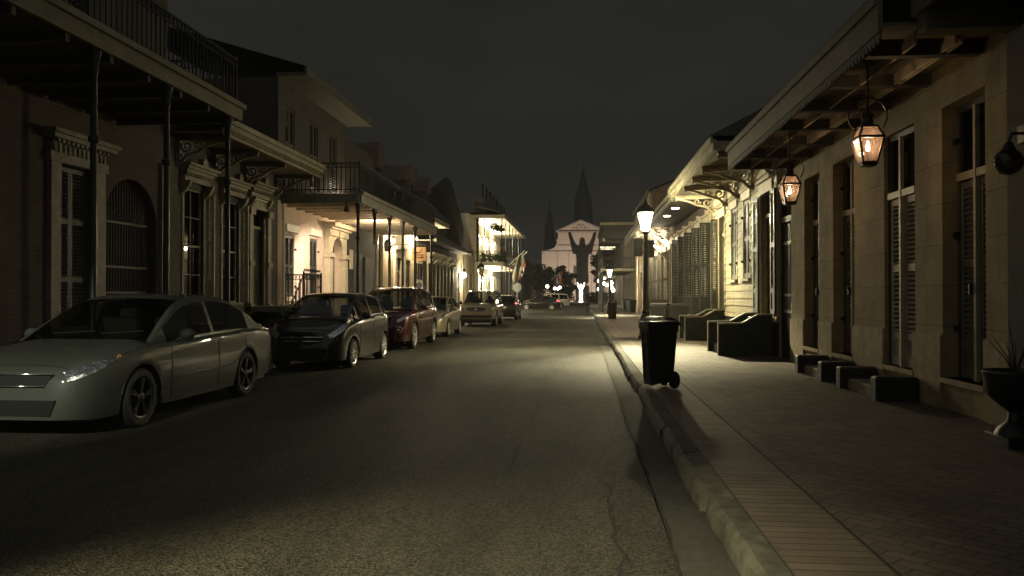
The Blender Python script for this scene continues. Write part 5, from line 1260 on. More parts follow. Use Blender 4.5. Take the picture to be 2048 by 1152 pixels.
# --- L5 low row with bracketed heads, and the tall roof with dormers behind
g5 = thing('house', 'long low house with four pale bracketed door heads and a steep dark roof', 'house', (-9.7, 53, .15))
op5 = [(49.3+2.75*k, 50.5+2.75*k, .6, 3.7) for k in range(4)]
b = MB(); FL.wall(b, 45.4, 61.0, .15, 4.75, op5, .2); b.quad((-9.7, 45.4, .15), (-9.7, 45.4, 4.75), (-16, 45.4, 4.75), (-16, 45.4, .15)); b.build('wall', 'plaster_grey', g5)
for k, (a, c, e, f) in enumerate(op5):
    pediment_head(FL, a-.2, c+.2, 3.8, g5, 'white_paint', .4, crest=False, proud=.45)
    b = MB(); FL.box(b, a-.14, a, .6, 3.8, .002, .09); FL.box(b, c, c+.14, .6, 3.8, .002, .09); fr = b.build('door_frame', 'cream_paint', g5)
    for y0, y1 in ((a+.01, (a+c)/2-.005), ((a+c)/2+.005, c-.01)): shutter_leaf(FL, y0, y1, .62, 3.68, -.1, fr, 'green_shutter', rails=(1.6,), pitch=.09)
b = MB(); b.box(-9.69, -8.6, 45.9, 61, 4.72, 4.78); b.box(-8.6, -8.5, 45.9, 61, 4.66, 4.86); b.build('eave', 'soffit_dark', g5)
b = MB(); FL.box(b, 45.5, 47.6, .2, 3.6, .002, .05); b.build('shop_front', 'white_paint', g5)
b = MB()
for k in range(4): FL.box(b, 45.62+.5*k, 46.0+.5*k, 1.2, 2.3, .052, .06); FL.box(b, 45.62+.5*k, 46.0+.5*k, 2.45, 3.4, .052, .06)
b.build('shop_pane', 'house_glass', g5)
b = MB(); b._add([(-8.48, 45.85, 4.865), (-8.48, 61, 4.865), (-16, 61, 9.0), (-16, 45.85, 9.0)], [(0,1,2,3)]); b.build('roof', 'roof_slate', g5)
g5b = thing('house', 'tall dark house behind the low row with pointed and round dormers on its steep roof', 'house', (-13, 56, .15))
b = MB(); b.box(-24, -11.0, 44.0, 64.4, .2, 7.3); b.build('wall', 'dark_plaster', g5b)
b = MB(); b._add([(-10.6, 43.8, 7.305), (-10.6, 64.4, 7.305), (-15, 64.4, 11.6), (-15, 43.8, 11.6), (-20, 43.8, 7.305), (-20, 64.4, 7.305)], [(0,1,2,3), (2,3,4,5), (0,3,4), (1,2,5)]); b.build('roof', 'roof_slate', g5b)
for y in (50.8, 56.2):
    b = MB(); b.box(-12.6, -11.0, y-.55, y+.55, 7.35, 8.9); b.prism([(y-.75, 8.9), (y+.75, 8.9), (y, 10.0)], lambda a, c, d: (d, a, c), -12.7, -10.9); dm = b.build('dormer', 'dim_plaster', g5b)
    b = MB(); b.box(-11.0, -10.985, y-.35, y+.35, 7.6, 8.7); b.build('pane', 'house_glass', dm)
for y in (47.5, 57.5):
    b = MB(); b.prism([(y-.7, 9.2)]+[(y-.7*math.cos(q), 10.4+.45*math.sin(q)) for q in [math.pi*k/10 for k in range(11)]]+[(y+.7, 9.2)], lambda a, c, d: (d, a, c), -14.2, -12.2); b.build('dormer', 'dim_plaster', g5b)
t = tag((lambda b: b.build('fire_wall', 'dark_plaster'))(MB().prism([(-9.75, .2), (-9.75, 7.0), (-10.0, 8.2), (-10.8, 11.0), (-11.2, 11.2), (-16, 7.5), (-16, .2)], lambda a, c, d: (a, d, c), 64.45, 64.9)), 'tall blank stepped gable wall rising between the steep roof and the balconied corner building', 'wall')

# --- L5c lantern-lit wall before the corner building
g7 = thing('house', 'narrow plastered house washed by a glaring wall lantern just before the corner building', 'house', (-9.7, 66, .15))
b = MB(); FL.wall(b, 61.05, 64.44, .15, 5.0, [(61.5, 62.5, .5, 3.4)], .2); FL.wall(b, 64.92, 71.2, .15, 5.0, [(66.4, 67.4, .5, 3.4), (69, 70, .5, 3.4)], .2); b.quad((-9.7, 71.2, .15), (-9.7, 71.2, 5), (-14, 71.2, 5), (-14, 71.2, .15)); b.box(-14, -9.71, 61.05, 64.4, 4.9, 5.1); b.build('wall', 'plaster_cream', g7)
for y in (61.5, 66.4, 69.0): shutter_leaf(FL, y+.01, y+.99, .52, 3.38, -.1, g7, 'green_shutter', rails=(2,), pitch=.1)
wall_light(FL, 63.4, 3.15, 700, 'glaring wall lantern washing the plaster before the corner building', size=2.2, col=(1,.86,.55))

# --- L6 corner building with lit balcony
g6 = thing('house', 'brightly lit corner building with a railed balcony full of plants and lamps', 'house', (-10, 82, .15))
F6 = Face(-10.2, 1)
o6 = [(73.0+3.3*k, 74.4+3.3*k, .4, 3.5) for k in range(8)]+[(73.0+3.3*k, 74.4+3.3*k, 4.75, 7.6) for k in range(8)]
b = MB(); F6.wall(b, 71.5, 99, .15, 9.0, o6, .2); b.quad((-10.2, 71.5, .15), (-10.2, 71.5, 9), (-20, 71.5, 9), (-20, 71.5, .15)); b.build('wall', 'white_paint', g6)
for (a, c, e, f) in o6:
    b = MB(); F6.box(b, a-.12, a, e, f, .002, .08); F6.box(b, c, c+.12, e, f, .002, .08); F6.box(b, a-.15, c+.15, f, f+.2, .002, .12); fr = b.build('door_frame', 'cream_paint', g6)
    for y0, y1 in ((a+.01, (a+c)/2-.005), ((a+c)/2+.005, c-.01)): shutter_leaf(F6, y0, y1, e+.02, f-.02, -.1, fr, 'green_shutter', rails=((e+f)/2,), pitch=.12)
b = MB(); b.box(-10.19, -7.2, 71.4, 98, 4.30, 4.42); b.box(-10.19, -7.1, 71.3, 98, 8.55, 8.68); b.build('balcony_floor', 'joist_white', g6)
b = MB(); b.box(-7.2, -7.1, 71.3, 98, 4.22, 4.56); b.box(-10.19, -7.2, 71.3, 71.4, 4.22, 4.56); b.box(-7.1, -7.0, 71.2, 98, 8.5, 8.85); b.box(-10.19, -7.1, 71.2, 71.3, 8.5, 8.8); b.build('balcony_fascia', 'cream_paint', g6)
b = MB(); F6.box(b, 71.45, 72.2, .15, 8.5, .002, .7); b.build('corner_pier', 'plaster_cream', g6)
for k in range(8):
    b = MB(); y = 71.6+3.7*k; b.cyl((-7.25, y, 4.5), (-7.25, y, 8.55), .05, n=6); b.cyl((-7.25, y, .15), (-7.25, y, 4.25), .06, n=6); b.build('balcony_post', 'iron', g6)
b = MB(); b.cyl((-9.45, 71.5, 4.5), (-9.45, 71.5, 8.55), .13, n=8); b.cyl((-8.85, 71.5, 4.5), (-8.85, 71.5, 8.55), .05, n=8); b.build('balcony_post', 'iron', g6)
b = MB(); railing(b, [(-10.1, 71.45), (-7.2, 71.45), (-7.2, 97.9)], 4.5, 1.05, .2, .014); b.build('railing', 'iron', g6)
b = MB(); b.box(-20, -9.6, 71.6, 99, 9.0, 9.2); b.box(-9.95, -9.0, 73.0, 99, 8.7, 10.6); b.build('parapet', 'dim_plaster', g6)
b = MB(); b._add([(-7.0, 71.1, 8.86), (-7.0, 98, 8.86), (-8.95, 98, 9.6), (-8.95, 71.1, 9.6), (-10.2, 71.1, 9.6)], [(0,1,2,3), (0,3,4)]); b.build('roof', 'roof_slate', g6)
for k in range(8):
    b = MB(); b.box(-9.4, -9.2, 74+3*k, 74.25+3*k, 10.6, 12.0); b.build('chimney', 'dark_plaster', g6)
for k, (y, z, w, lb) in enumerate(((75.6, 7.2, 1400, 'upper balcony lamp nearest the railing corner'), (82, 7.2, 1200, 'upper balcony lamp deeper along the balcony'), (75.8, 3.95, 1300, 'lamp under the balcony at the corner building'), (79.8, 3.1, 1300, 'lower glaring lamp by the corner building door'), (89, 7.2, 1200, 'added upper lamp lighting the deep end of the balcony'), (88, 3.4, 1200, 'added lower lamp lighting the deep end under the balcony'))):  # the two deepest lamps are unseen, added to spread the balcony light
    wall_light(F6, y, z, w, lb, size=1.8, col=(1,.92,.64))
for k, (x, y, lb) in enumerate(((-8.9, 71.75, 'green plant on the lit balcony, leftmost on its near rail'), (-8.2, 71.75, 'green plant on the lit balcony, middle of its near rail'), (-7.5, 71.8, 'green plant on the lit balcony at its railing corner'), (-7.5, 74.5, 'green plant on the lit balcony beyond its railing corner'))):
    t = thing('potted_plant', lb, 'plant', (x, y, 4.5), 'plants on the lit balcony')
    b = MB(); b.lathe([(.14, 0), (.2, .3)], (x, y, 4.47), 10); b.build('pot', 'iron', t)
    leaf_ball(MB(), (x, y+.1, 5.0), .42, .35, .42, 150, .22, 80+k).build('foliage', 'leaf_green', t)
for k, (x, z, lb) in enumerate(((-8.1, 8.0, 'hanging fern under the balcony roof nearest the wall'), (-7.6, 7.8, 'hanging fern under the balcony roof at its corner'))):
    t = thing('hanging_plant', lb, 'plant', (x, 73.2, 8.5)); b = MB(); b.cyl((x, 73.2, 8.54), (x, 73.2, z), .012, n=4); b.build('cord', 'iron', t)
    leaf_ball(MB(), (x, 73.2, z-.1), .4, .4, .3, 110, .22, 90+k).build('foliage', 'leaf_dark', t)

# --- L8 beyond the junction
FB = Face(-9.9, 1)
g8 = thing('house', 'dark house beyond the junction on the left with a sagging eave', 'house', (-9.9, 118, .15))
b = MB(); FB.wall(b, 100, 176, .15, 7.5, [], .2); b.quad((-9.9, 100, .15), (-9.9, 100, 7.5), (-20, 100, 7.5), (-20, 100, .15)); b.build('wall', 'dim_plaster', g8)
for k in range(17): b = MB(); FB.box(b, 101.5+4*k, 103+4*k, .4, 3.6, .002, .06); b.build('door', 'green_shutter', g8)
b = MB(); b._add([(-6.9, 99.5, 4.3), (-6.9, 140, 4.3), (-9.9, 140, 5.2), (-9.9, 99.5, 5.2)], [(0,1,2,3)]); b.box(-20, -9.7, 100, 176, 7.5, 7.8); b.build('roof', 'roof_slate', g8)
g9 = thing('house', 'dark house beyond the junction on the right with a lit ground floor', 'house', (4.6, 118, .15))
FD = Face(5.0, -1)
b = MB(); FD.wall(b, 100, 150, .15, 8.5, [(102+4*k, 103.6+4*k, .4, 3.6) for k in range(11)], .2); b.quad((5.0, 100, .15), (5.0, 100, 8.5), (20, 100, 8.5), (20, 100, .15)); b.build('wall', 'dim_plaster', g9)
for k in range(11): b = MB(); FD.box(b, 102+4*k, 103.6+4*k, .4, 3.6, -.15, -.1); b.build('door', 'grey_door', g9)
b = MB(); b.box(2.3, 4.99, 101, 150, 4.2, 4.4); b.box(2.3, 4.99, 101, 150, 8.2, 8.4)
b.build('gallery_floor', 'soffit_dark', g9)
b = MB()
for k in range(9): b.cyl((2.5, 101.3+6*k, .15), (2.5, 101.3+6*k, 8.2), .06, n=6)
railing(b, [(4.9, 101.1), (2.4, 101.1), (2.4, 149)], 4.4, 1.0, .4, .02, False); b.build('railing', 'iron', g9)

# ------------------------------------------------------------------ street furniture
def street_lamp(x, y, h, label, watts, lit=True, col=(1, .88, .52)):
    """fluted post with a tapered four-sided lantern; h: bottom of the lantern"""
    t = thing('street_lamp', label, 'street lamp', (x, y, .15), 'street lamps along the street')
    b = MB(); b.lathe([(.24, 0), (.24, .10), (.20, .14), (.19, .55), (.21, .60), (.19, .66), (.12, .78), (.14, .84), (.10, .92)], (x, y, .15), 16); b.build('base', 'iron', t, smooth='auto')
    b = MB(); b.lathe([(.095, 0), (.085, h*.35), (.075, h-1.35), (.10, h-1.33), (.10, h-1.28), (.07, h-1.24), (.06, h-1.05), (.11, h-1.02), (.11, h-.98)], (x, y, 1.0), 12); b.build('pole', 'iron', t, smooth='auto')
    w0, w1, H = .10, .235, .62; sq = lambda w, z: [(x-w, y-w, z), (x+w, y-w, z), (x+w, y+w, z), (x-w, y+w, z)]
    A, B = sq(w0, h), sq(w1, h+H)
    b = MB()
    for i in range(4): j = (i+1) % 4; b.bar(A[i], B[i], .022, .022); b.bar(A[i], A[j], .03, .03); b.bar(B[i], B[j], .03, .03)
    for i in range(4): b.tube([(x+(.07 if i in (1,2) else -.07), y+(.07 if i > 1 else -.07), h-.04), (A[i][0]*1.0, A[i][1], h)], .014, 5)
    b.build('lantern_frame', 'iron', t)
    b = MB()
    for i in range(4): j = (i+1) % 4; b.quad(A[i], A[j], B[j], B[i])
    b.build('pane', 'lamp_pane' if lit else 'lamp_glass', t)
    b = MB(); b.lathe([(.30, 0), (.27, .05), (.12, .20), (.06, .24), (.06, .28), (.025, .32), (.035, .36), (.005, .44)], (x, y, h+H+.015), 4); b.build('lantern_cap', 'iron', t)
    if lit:
        b = MB(); b.lathe([(.01, 0), (.05, .06), (.06, .18), (.03, .28), (.01, .30)], (x, y, h+.15), 10); b.build('bulb', 'bulb_white', t, smooth=True)
        lamp('street_light', (x, y, h+.42), watts, col, .06); road_lens('street_light_pool', (x, y, h+.32), watts*14, col, .08)
    return t
street_lamp(1.95, 24.9, 3.45, 'tall lit street lamp on the right pavement behind the wheeled bin, with sign plates', 4000)
street_lamp(2.02, 60.0, 2.85, 'smaller-looking lit street lamp farther down the right pavement beside the litter bin', 2000)
street_lamp(-7.4, 58.0, 3.0, 'unlit lantern post before the balconied corner building', 0, False)
t = thing('parking_sign', 'pair of dark sign plates seen edge on, fixed to the near street lamp post', 'sign', (1.95, 24.9, 2.4))
b = MB(); b.box(1.735, 1.845, 24.70, 24.715, 2.72, 3.24); b.box(1.56, 1.83, 24.78, 24.79, 2.70, 3.26); b.build('plate', 'sign_back', t); b = MB(); b.box(2.02, 2.20, 24.80, 24.81, 2.66, 3.20); b.build('plate', 'sign_dark', t)
b = MB(); b.box(1.56, 2.2, 24.80, 24.86, 3.12, 3.15); b.box(1.56, 2.2, 24.80, 24.86, 2.80, 2.83); b.build('bracket', 'iron', t)

def wheelie(x, y, rz, label, s=1.0, m='bin_plastic'):
    t = thing('wheeled_bin', label, 'bin', (0, 0, 0), 'wheeled bins on the pavement')
    b = MB(); w, d, h = .29, .33, .97
    lo = [(-w*.82, -d*.78, .05), (w*.82, -d*.78, .05), (w*.82, d*.72, .12), (-w*.82, d*.72, .12)]; hi = [(-w, -d, h), (w, -d, h), (w, d, h), (-w, d, h)]
    b._add(lo+hi, [(3,2,1,0), (4,5,6,7), (0,1,5,4), (1,2,6,5), (2,3,7,6), (3,0,4,7)])
    b.box(-w-.02, w+.02, -d-.025, d+.01, h-.10, h-.02, .01); b.box(-w*.35, w*.35, -d-.01, -d*.88, h-.32, h-.30)
    for k in (-.55, .55): b.bar((w*k, -d*.80, .12), (w*k, -d*.98, h-.14), .035, .02)
    b.build('body', m, t, local=True)
    b = MB(); n = 9
    vs = []; 
    for i in range(n):
        a = -1+2*i/(n-1); z = h+.012+.075*(1-a*a)
        vs += [(-w-.035, a*(d+.03), z-.0), (w+.035, a*(d+.03), z)]
    fs = [(2*i, 2*i+1, 2*i+3, 2*i+2) for i in range(n-1)]
    b._add(vs, fs); b.box(-w-.035, w+.035, -d-.04, d+.03, h-.018, h+.008, .006); b.build('lid', m, t, local=True)
    b = MB(); b.tube([(-w*.8, d+.01, h-.02), (-w*.8, d+.10, h-.04), (w*.8, d+.10, h-.04), (w*.8, d+.01, h-.02)], .016, 6); b.build('handle', m, t, local=True)
    for sg in (-1, 1):
        b = MB(); b.lathe([(.03, -.03), (.125, -.03), (.13, 0), (.125, .03), (.03, .03)], (sg*(w+.01), d*.72, .13), 18, 'X'); b.build('wheel', 'rubber', t, local=True)
    t.location = (x, y, .153); t.rotation_euler = (0, 0, rz); t.scale = (s, s, s)
    return t
wheelie(1.10, 11.7, R(-76), 'dark wheeled bin standing on the kerb in the middle of the right pavement', .95).scale = (.70, .66, .98)
wheelie(2.92, 30.4, R(-20), 'black wheeled bin with a wide lid against the dark cottage, left of its pair')
wheelie(3.42, 29.3, R(8), 'black wheeled bin against the dark cottage, right of its pair')
wheelie(3.75, 62.5, R(30), 'small-looking dark wheeled bin by the brick house', 1.0)
wheelie(3.75, 70.5, R(10), 'small-looking green wheeled bin under the far gallery', 1.0, 'bin_green')
t = thing('litter_bin', 'slim round litter bin standing at the kerb beside the farther street lamp', 'litter bin', (1.75, 46.5, .15))
b = MB(); b.lathe([(.20, 0), (.24, .05), (.26, .85), (.28, .88), (.28, .94)], (1.72, 46.5, .153), 14); b.build('body', 'iron', t, smooth='auto'); b = MB(); b.lathe([(.28, 0), (.24, .14), (.08, .20), (.02, .22)], (1.72, 46.5, 1.095), 14); b.build('lid', 'iron', t, smooth='auto')
for x, y, lb in ((.45, 66, 'dark low scooter parked at the kerb far down the street'),):
    t = thing('parked_scooter', lb, 'scooter', (x, y, 0))
    for yy in (y, y+1.25):
        b = MB(); b.lathe([(.10, -.05), (.24, -.05), (.26, 0), (.24, .05), (.10, .05)], (x, yy, .26), 16, 'X'); b.build('wheel', 'rubber', t)
    b = MB(); b.box(x-.13, x+.13, y+.6, y+1.4, .42, .78, .06); b.box(x-.14, x+.14, y+.2, y+.7, .26, .34, .02); b.obox((x, y+.15, .62), (1,0,0), (0,1,-.3), (0,.3,1), .17, .03, .36); b.build('body', 'paint_black', t)
    b = MB(); b.box(x-.14, x+.14, y+.65, y+1.35, .785, .86, .03); b.build('seat', 'black_trim', t)
    b = MB(); b.tube([(x-.32, y+.25, 1.0), (x, y+.05, 1.02), (x+.32, y+.25, 1.0)], .02, 6); b.ball((x, y, .92), .09, n=8, m=6); b.build('handlebar', 'iron', t)
t = thing('stop_sign', 'octagonal road sign seen from behind at the left junction corner', 'sign', (-6.6, 80.5, .15))
b = MB(); b.cyl((-6.6, 80.5, .15), (-6.6, 80.5, 2.9), .04, n=6); b.build('post', 'sign_back', t)
b = MB(); b.prism([(-6.6+.48*math.cos(R(22.5+45*k)), 2.35+.48*math.sin(R(22.5+45*k))) for k in range(8)], lambda a, c, d: (a, d, c), 80.44, 80.455); b.build('plate', 'sign_back', t)

# flags on the corner building
def flag(x, y, z, dirx, label, cols, drop, w):
    t = thing('wall_flag', label, 'flag', (x, y, z), 'flags on slanting poles at the corner building')
    b = MB(); b.cyl((x, y, z), (x+1.5*dirx, y-.4, z+1.3), .03, n=6); b.ball((x+1.5*dirx, y-.4, z+1.3), .06, n=6, m=5); b.build('pole', 'white_paint', t)
    n = 12; k_ = 10
    for ci, (m, a0, a1) in enumerate(cols):
        b = MB(); vs = []; fs = []
        na = 4
        for i in range(n+1):
            for j in range(na+1):
                u = (a0+(a1-a0)*j/na)*w; v = i/n
                px = x+(.45+u)*dirx; pz = z+.35+u*.85-v*drop*(1-.15*u); py = y-.1-.3*u+.10*math.sin(v*5+u*9)
                px += .10*math.sin(v*7+u*5)
                vs.append((px, py, pz))
        for i in range(n):
            for j in range(na): q = i*(na+1)+j; fs.append((q, q+1, q+na+2, q+na+1))
        b._add(vs, fs); o = b.build('cloth', m, t, smooth=True)
        md = o.modifiers.new('thick', 'SOLIDIFY'); md.thickness = .01
    return t
flag(-7.1, 77.0, 4.5, 1, 'dull tan patterned flag drooping from the balcony of the corner building', [('flag_tan', 0, .45), ('soffit_board', .45, .7), ('flag_tan', .7, 1)], 2.3, 1.0)
flag(-7.1, 80.5, 4.6, 1, 'red and white flag drooping beyond the tan flag', [('flag_red', 0, .4), ('flag_white', .4, .8), ('flag_red', .8, 1)], 2.2, .85)
flag(-4.9, 126, 4.0, 1.0, 'dark striped flag before the church, beside the left trees', [('flag_blue', 0, .3), ('flag_white', .3, .45), ('flag_red', .45, .6), ('flag_white', .6, .75), ('flag_red', .75, 1)], 2.0, 1.3)

# far lamps about the junction and the square
def far_lamp(x, y, z, label, s=.22, watts=60):
    t = thing('far_lamp', label, 'lamp', (x, y, .15), 'small far lamps towards the church')
    b = MB(); b.cyl((x, y, .1), (x, y, z-s*.8), .05, n=6); b.build('pole', 'iron', t)
    b = MB(); b.ball((x, y, z), s, n=10, m=7); b.build('globe', 'bulb_far', t, smooth=True)
    lamp('far_lamp_light', (x, y-.5, z), watts, (1,.86,.6), .2)
far = [(1199, 562, 100, .27), (1207, 567, 112, .25), (1213, 570.5, 120, .24), (1221, 566, 104, .3), (1222.5, 576, 118, .3), (1198, 578.5, 108, .26), (1226, 581, 125, .26), (1209, 557, 96, .14), (1095, 573, 102, .2), (1110, 577, 112, .2), (1116, 577.5, 118, .2), (1120, 575, 124, .22)]
names = ['topmost left', 'next along', 'third in line', 'upper right', 'largest', 'lowest left', 'lowest right', 'faint small', 'leftmost, on its own post', 'paired left', 'paired right', 'glowing end one']
for k, (px, py, Y, s) in enumerate(far):
    x = (px-1165)/1593*Y; z = 1.48+(592-py)/1593*Y
    far_lamp(x, Y, z, f'far white lamp globe {"right" if k < 8 else "left"} of the church, {names[k]} of its cluster', s)

# ------------------------------------------------------------------ trees before the church
def tree(x, y, h, rx, label, seed, n=2200, trunk=.16, base=.3):
    r = random.Random(seed)
    t = thing('tree', label, 'tree', (x, y, 0), 'dark trees before the church')
    b = MB(); top = h*.72; b.tube([(x, y, 0), (x+.1, y, h*.25), (x-.1, y+.1, h*.5), (x+.05, y, top)], [trunk, trunk*.8, trunk*.6, trunk*.2], 8)
    clumps = []
    for k in range(16):
        a = r.uniform(0, 6.28); zz = h*(base+(1-base)*r.random()**.8); wz = rx*(1-.75*abs(zz/h-.55)); d = wz*r.uniform(.25, .95)
        cx, cy = x+d*math.cos(a), y+d*math.sin(a); clumps.append((cx, cy, zz, r.uniform(.25, .5)*rx))
        b.tube([(x, y, min(zz*.8, top)), ((x+cx)/2, (y+cy)/2, zz*.93), (cx, cy, zz)], [trunk*.35, trunk*.2, .02], 5)
    b.build('trunk', 'bark', t)
    b = MB()
    for i, (cx, cy, zz, s) in enumerate(clumps): leaf_ball(b, (cx, cy, zz), s, s, s*.8, n//16, .38, seed*50+i)
    b.build('crown', 'leaf_dark', t)
for a in ((-4.6, 158, 7.6, 2.0, 'dark bushy tree left of the church statue, thin twigs at its top', 21), (-2.9, 163, 6.4, 1.6, 'smaller dark tree close left of the church statue', 22), (3.1, 160, 9.6, 1.7, 'tall slim dark tree right of the church statue', 23), (4.9, 150, 8.6, 2.0, 'dark tree at the right behind the far lamps', 24), (-8.6, 172, 8.4, 2.6, 'broad dark tree behind the farthest left houses beside the church', 26), (-7.6, 152, 7.4, 2.2, 'dark tree farthest left, touching the left houses', 25)):
    tree(*a)
b = MB(); leaf_ball(b, (-4.3, 165, 1.4), 2.6, .8, 1.6, 1500, .4, 31); tag(b.build('hedge', 'leaf_dark'), 'dark clipped hedge at the left foot of the church', 'hedge')
b = MB(); leaf_ball(b, (3.4, 165, 1.2), 2.8, .8, 1.3, 1500, .4, 32); tag(b.build('hedge', 'leaf_dark'), 'dark clipped hedge at the right foot of the church', 'hedge')

# ------------------------------------------------------------------ church and statue
YC = 200
ch = thing('church', 'floodlit pinkish church with a pediment, tall dark spire and giant statue shadow', 'church', (0, YC, 0))
P = lambda a, c, d: (a, YC+d, c)
b = MB()
vol = [(-6.1, 15.4)]+[(-6.1-.0-2.6*math.sin(q), 15.4-2.4+2.4*math.cos(q)*0+0) for q in ()]
outline = [(-10.2, 0), (-10.2, 12.3), (-9.4, 12.9), (-8.4, 13.1), (-7.4, 13.4), (-6.7, 14.0), (-6.35, 14.8), (-6.45, 15.5), (-6.1, 16.0), (-6.1, 17.4), (5.3, 17.4), (5.3, 16.0), (5.65, 15.5), (5.55, 14.8), (5.9, 14.0), (6.6, 13.4), (7.6, 13.1), (8.6, 12.9), (9.4, 12.3), (9.4, 0)]
b.prism(outline, P, 0, 30)
b.prism([(-6.3, 17.75), (5.5, 17.75), (-.4, 20.35)], P, .02, 1.5); b.build('wall', 'church_plaster', ch)
b = MB()
b.box(-6.5, 5.7, YC-.35, YC+.01, 17.35, 17.72); b.box(-6.2, 5.4, YC-.22, YC-.002, 14.0, 14.25); b.box(-10.3, 9.5, YC-.28, YC-.002, 12.55, 12.80)
b.bar((-6.6, YC-.1, 17.75), (-.4, YC-.1, 20.5), .5, .22); b.bar((5.8, YC-.1, 17.75), (-.4, YC-.1, 20.5), .5, .22)
for x in (-6.15, -3.3, 2.3, 5.2): b.box(x-.25, x+.05, YC-.08, YC-.002, .2, 12.5)
b.build('cornice', 'church_trim', ch)
b = MB(); b.tube([(-.4+1.0*math.cos(q), YC-.06, 18.6+.8*math.sin(q)) for q in [6.283*k/16 for k in range(16)]], .10, 5, True); b.tube([(-1.9+.5*math.cos(q), YC-.0, 18.2+.4*math.sin(q)) for q in [6.283*k/10 for k in range(10)]], .12, 5, True); b.tube([(1.1+.5*math.cos(q), YC-.0, 18.2+.4*math.sin(q)) for q in [6.283*k/10 for k in range(10)]], .12, 5, True); b.ball((-.4, YC, 18.6), .35, .1, .4); b.build('tympanum_carving', 'church_trim', ch)
b = MB(); b.box(-2.35, -1.35, YC-.12, YC-.002, 5.6, 9.2); w = b.build('window', 'church_trim', ch); b = MB(); b.box(-2.2, -1.5, YC-.135, YC-.122, 6.0, 8.9); pn = b.build('pane', 'house_glass', w)
b = MB()
for k in range(4): z = 6.6+.6*k; b.box(-2.2, -1.5, YC-.15, YC-.136, z-.03, z+.03)
b.box(-1.87, -1.83, YC-.152, YC-.1365, 6.0, 8.9); b.build('frame', 'church_plaster', w)
b = MB(); b._add([(-6.3, YC+.6, 17.6), (5.5, YC+.6, 17.6), (-.4, YC+1.0, 20.2), (-6.3, YC+60, 17.6), (5.5, YC+60, 17.6), (-.4, YC+60, 20.2)], [(0,3,5,2), (1,2,5,4)]); b.build('roof', 'spire_slate', ch)
def spire(x, y, w, z0, z1, z2, name):
    b = MB(); b.box(x-w, x+w, y-w, y+w, 5, z0); b.lathe([(w*.98, 0), (w*.86, z1-z0-.01)], (x, y, z0+.01), 6)
    b.lathe([(w*.95, 0), (w*.62, (z2-z1)*.28), (w*.30, (z2-z1)*.62), (.02, z2-z1)], (x, y, z1), 6); b.cyl((x, y, z2), (x, y, z2+1.2), .08, n=5); b.box(x-.4, x+.4, y-.05, y+.05, z2+.6, z2+.75)
    return b.build(name, 'spire_slate', ch)
spire(.25, 235, 2.75, 24, 29.5, 39.5, 'spire'); spire(-9.6, 232, 1.5, 18, 21, 29, 'spire')
# statue of a robed figure with raised arms on a pedestal
YS = 183.5
st = thing('statue', 'small brightly lit white statue with both arms raised before the church', 'statue', (-.35, YS, 0))
b = MB(); b.box(-.85, .15, YS-.5, YS+.5, -.02, .35); b.box(-.75, .05, YS-.4, YS+.4, .35, 1.25, .05); b.build('pedestal', 'dark_plaster', st)  # dark colour stands in for the floodlight missing the pedestal
me = bpy.data.meshes.new('figure'); cx = -.35
J = [((cx, YS, 1.27), .46), ((cx, YS, 1.75), .44), ((cx, YS, 2.5), .40), ((cx, YS, 3.1), .42), ((cx, YS, 3.55), .40), ((cx, YS, 3.80), .16), ((cx, YS-.02, 4.06), .20), ((cx, YS-.02, 4.26), .16),
     ((cx-.36, YS, 3.62), .19), ((cx-.60, YS-.08, 3.86), .17), ((cx-.74, YS-.1, 4.34), .14), ((cx-.80, YS-.12, 4.58), .12),
     ((cx+.36, YS, 3.62), .19), ((cx+.60, YS-.08, 3.86), .17), ((cx+.74, YS-.1, 4.34), .14), ((cx+.80, YS-.12, 4.58), .12),
     ((cx-.46, YS, 3.25), .16), ((cx+.46, YS, 3.25), .16)]
E_ = [(0,1),(1,2),(2,3),(3,4),(4,5),(5,6),(6,7),(4,8),(8,9),(9,10),(10,11),(4,12),(12,13),(13,14),(14,15),(9,16),(13,17)]
me.from_pydata([Vector(p)-Vector((-.35, YS, 0)) for p, _ in J], E_, []); me.materials.append(MATS['marble'])
fo = bpy.data.objects.new('figure', me); COL.objects.link(fo); fo.parent = st
sk = fo.modifiers.new('skin', 'SKIN'); sl = me.skin_vertices[0].data
for i, (_, rr) in enumerate(J): sl[i].radius = (rr, rr*.8)
sl[2].use_root = True
sb = fo.modifiers.new('sub', 'SUBSURF'); sb.levels = 2; sb.render_levels = 2; sk.use_smooth_shade = True
spot('statue_floodlight', (-.45, 178.0, .35), (-.35, YC, 9.0), 50000, (1, .85, .66), 62, .35, .04)

# ------------------------------------------------------------------ sky, added fill sun, lamps behind the viewer, camera
w = bpy.data.worlds.new('World'); sc.world = w; w.use_nodes = True
nt = w.node_tree; bg = nt.nodes['Background']
tc = nt.nodes.new('ShaderNodeTexCoord'); mp = nt.nodes.new('ShaderNodeMapping'); mp.inputs['Scale'].default_value = (1.2, 1.2, 3.2); nt.links.new(tc.outputs['Generated'], mp.inputs['Vector'])
n = nt.nodes.new('ShaderNodeTexNoise'); n.inputs['Scale'].default_value = 2.1; n.inputs['Detail'].default_value = 7; n.inputs['Roughness'].default_value = .55; nt.links.new(mp.outputs[0], n.inputs['Vector'])
rp = nt.nodes.new('ShaderNodeValToRGB'); rp.color_ramp.elements[0].position = .35; rp.color_ramp.elements[1].position = .75
rp.color_ramp.elements[0].color = (.0145, .0145, .0125, 1); rp.color_ramp.elements[1].color = (.0225, .0216, .018, 1)
nt.links.new(n.outputs['Fac'], rp.inputs['Fac']); nt.links.new(rp.outputs[0], bg.inputs[0]); bg.inputs[1].default_value = 1.0
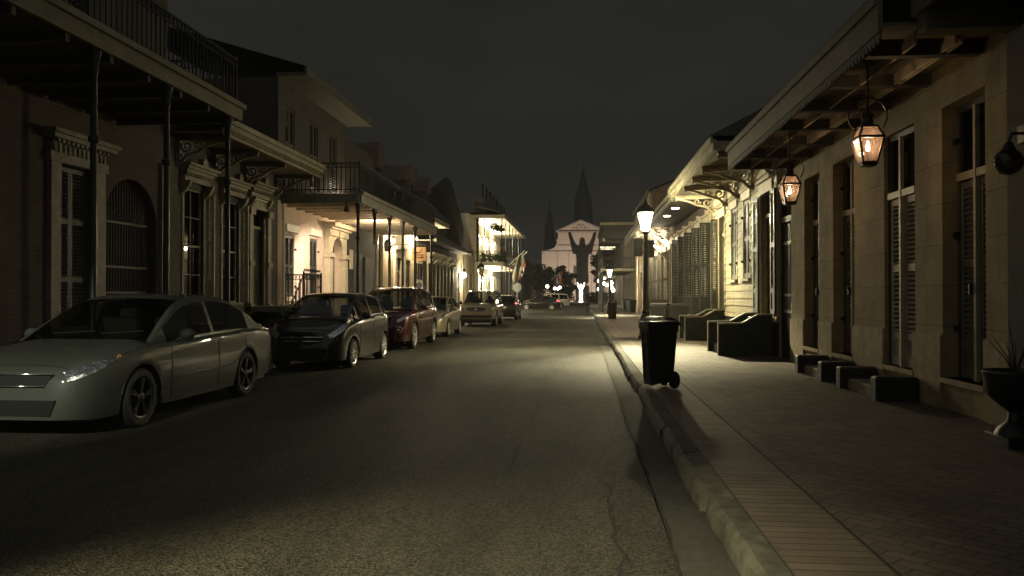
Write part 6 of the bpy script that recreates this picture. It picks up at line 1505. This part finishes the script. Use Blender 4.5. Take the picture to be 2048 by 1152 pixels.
sun = bpy.data.lights.new('night_fill', 'SUN'); sun.energy = FILL; sun.angle = R(150); sun.color = (.96, 1, .93)  # wide sun added as fill to raise the unlit surfaces
so = bpy.data.objects.new('night_fill', sun); COL.objects.link(so); so.rotation_euler = (R(42), 0, R(4))
spot('rear_hood_light', (-4.0, -2.0, 4.5), (-6.1, 8.3, .9), 4800, (1, 1, .78), 17, .8, .12)  # second spot added to brighten the sedan's hood alone
# street lamps behind the viewer throw a pool of light over the nearest road and kerb
spot('rear_street_light', (-4.0, -2.0, 4.5), (-1.5, 2.2, 0), 8200, (1, .90, .56), 40, .8, .12)

HAZE = 0.00035  # thin volume added to lift the blacks and flatten dark contrast
b = MB(); b.box(-40, 40, -12, 245, -1.2, 48); hz = b.build('haze', 'earth'); hz['kind'] = 'stuff'
m = bpy.data.materials.new('black_lift_haze'); m.use_nodes = True; nt = m.node_tree; nt.nodes.remove(nt.nodes['Principled BSDF'])
pv = nt.nodes.new('ShaderNodeVolumePrincipled'); pv.inputs['Color'].default_value = (.9, .9, .84, 1); pv.inputs['Density'].default_value = HAZE; pv.inputs['Anisotropy'].default_value = .3
nt.links.new(pv.outputs[0], nt.nodes['Material Output'].inputs['Volume']); hz.data.materials.clear(); hz.data.materials.append(m)
cam = bpy.data.cameras.new('camera'); co = bpy.data.objects.new('camera', cam); COL.objects.link(co)
co.location = (0, 0, 1.48); cam.sensor_width = 36; cam.lens = 36*1593/2048; cam.clip_end = 3000; cam.clip_start = .05
yaw = math.atan(141/1593); pit = math.atan(16/1593*math.cos(yaw))
co.rotation_euler = (math.pi/2+pit, 0, yaw); sc.camera = co
sc.render.engine = 'CYCLES'
sc.view_settings.view_transform = 'Standard'; sc.view_settings.look = 'None'; sc.view_settings.exposure = 0; sc.view_settings.gamma = 1
sc.cycles.use_denoising = True
sc.cycles.sample_clamp_indirect = 4
sc.cycles.max_bounces = 6; sc.cycles.transparent_max_bounces = 12
sc.cycles.caustics_reflective = False; sc.cycles.caustics_refractive = False
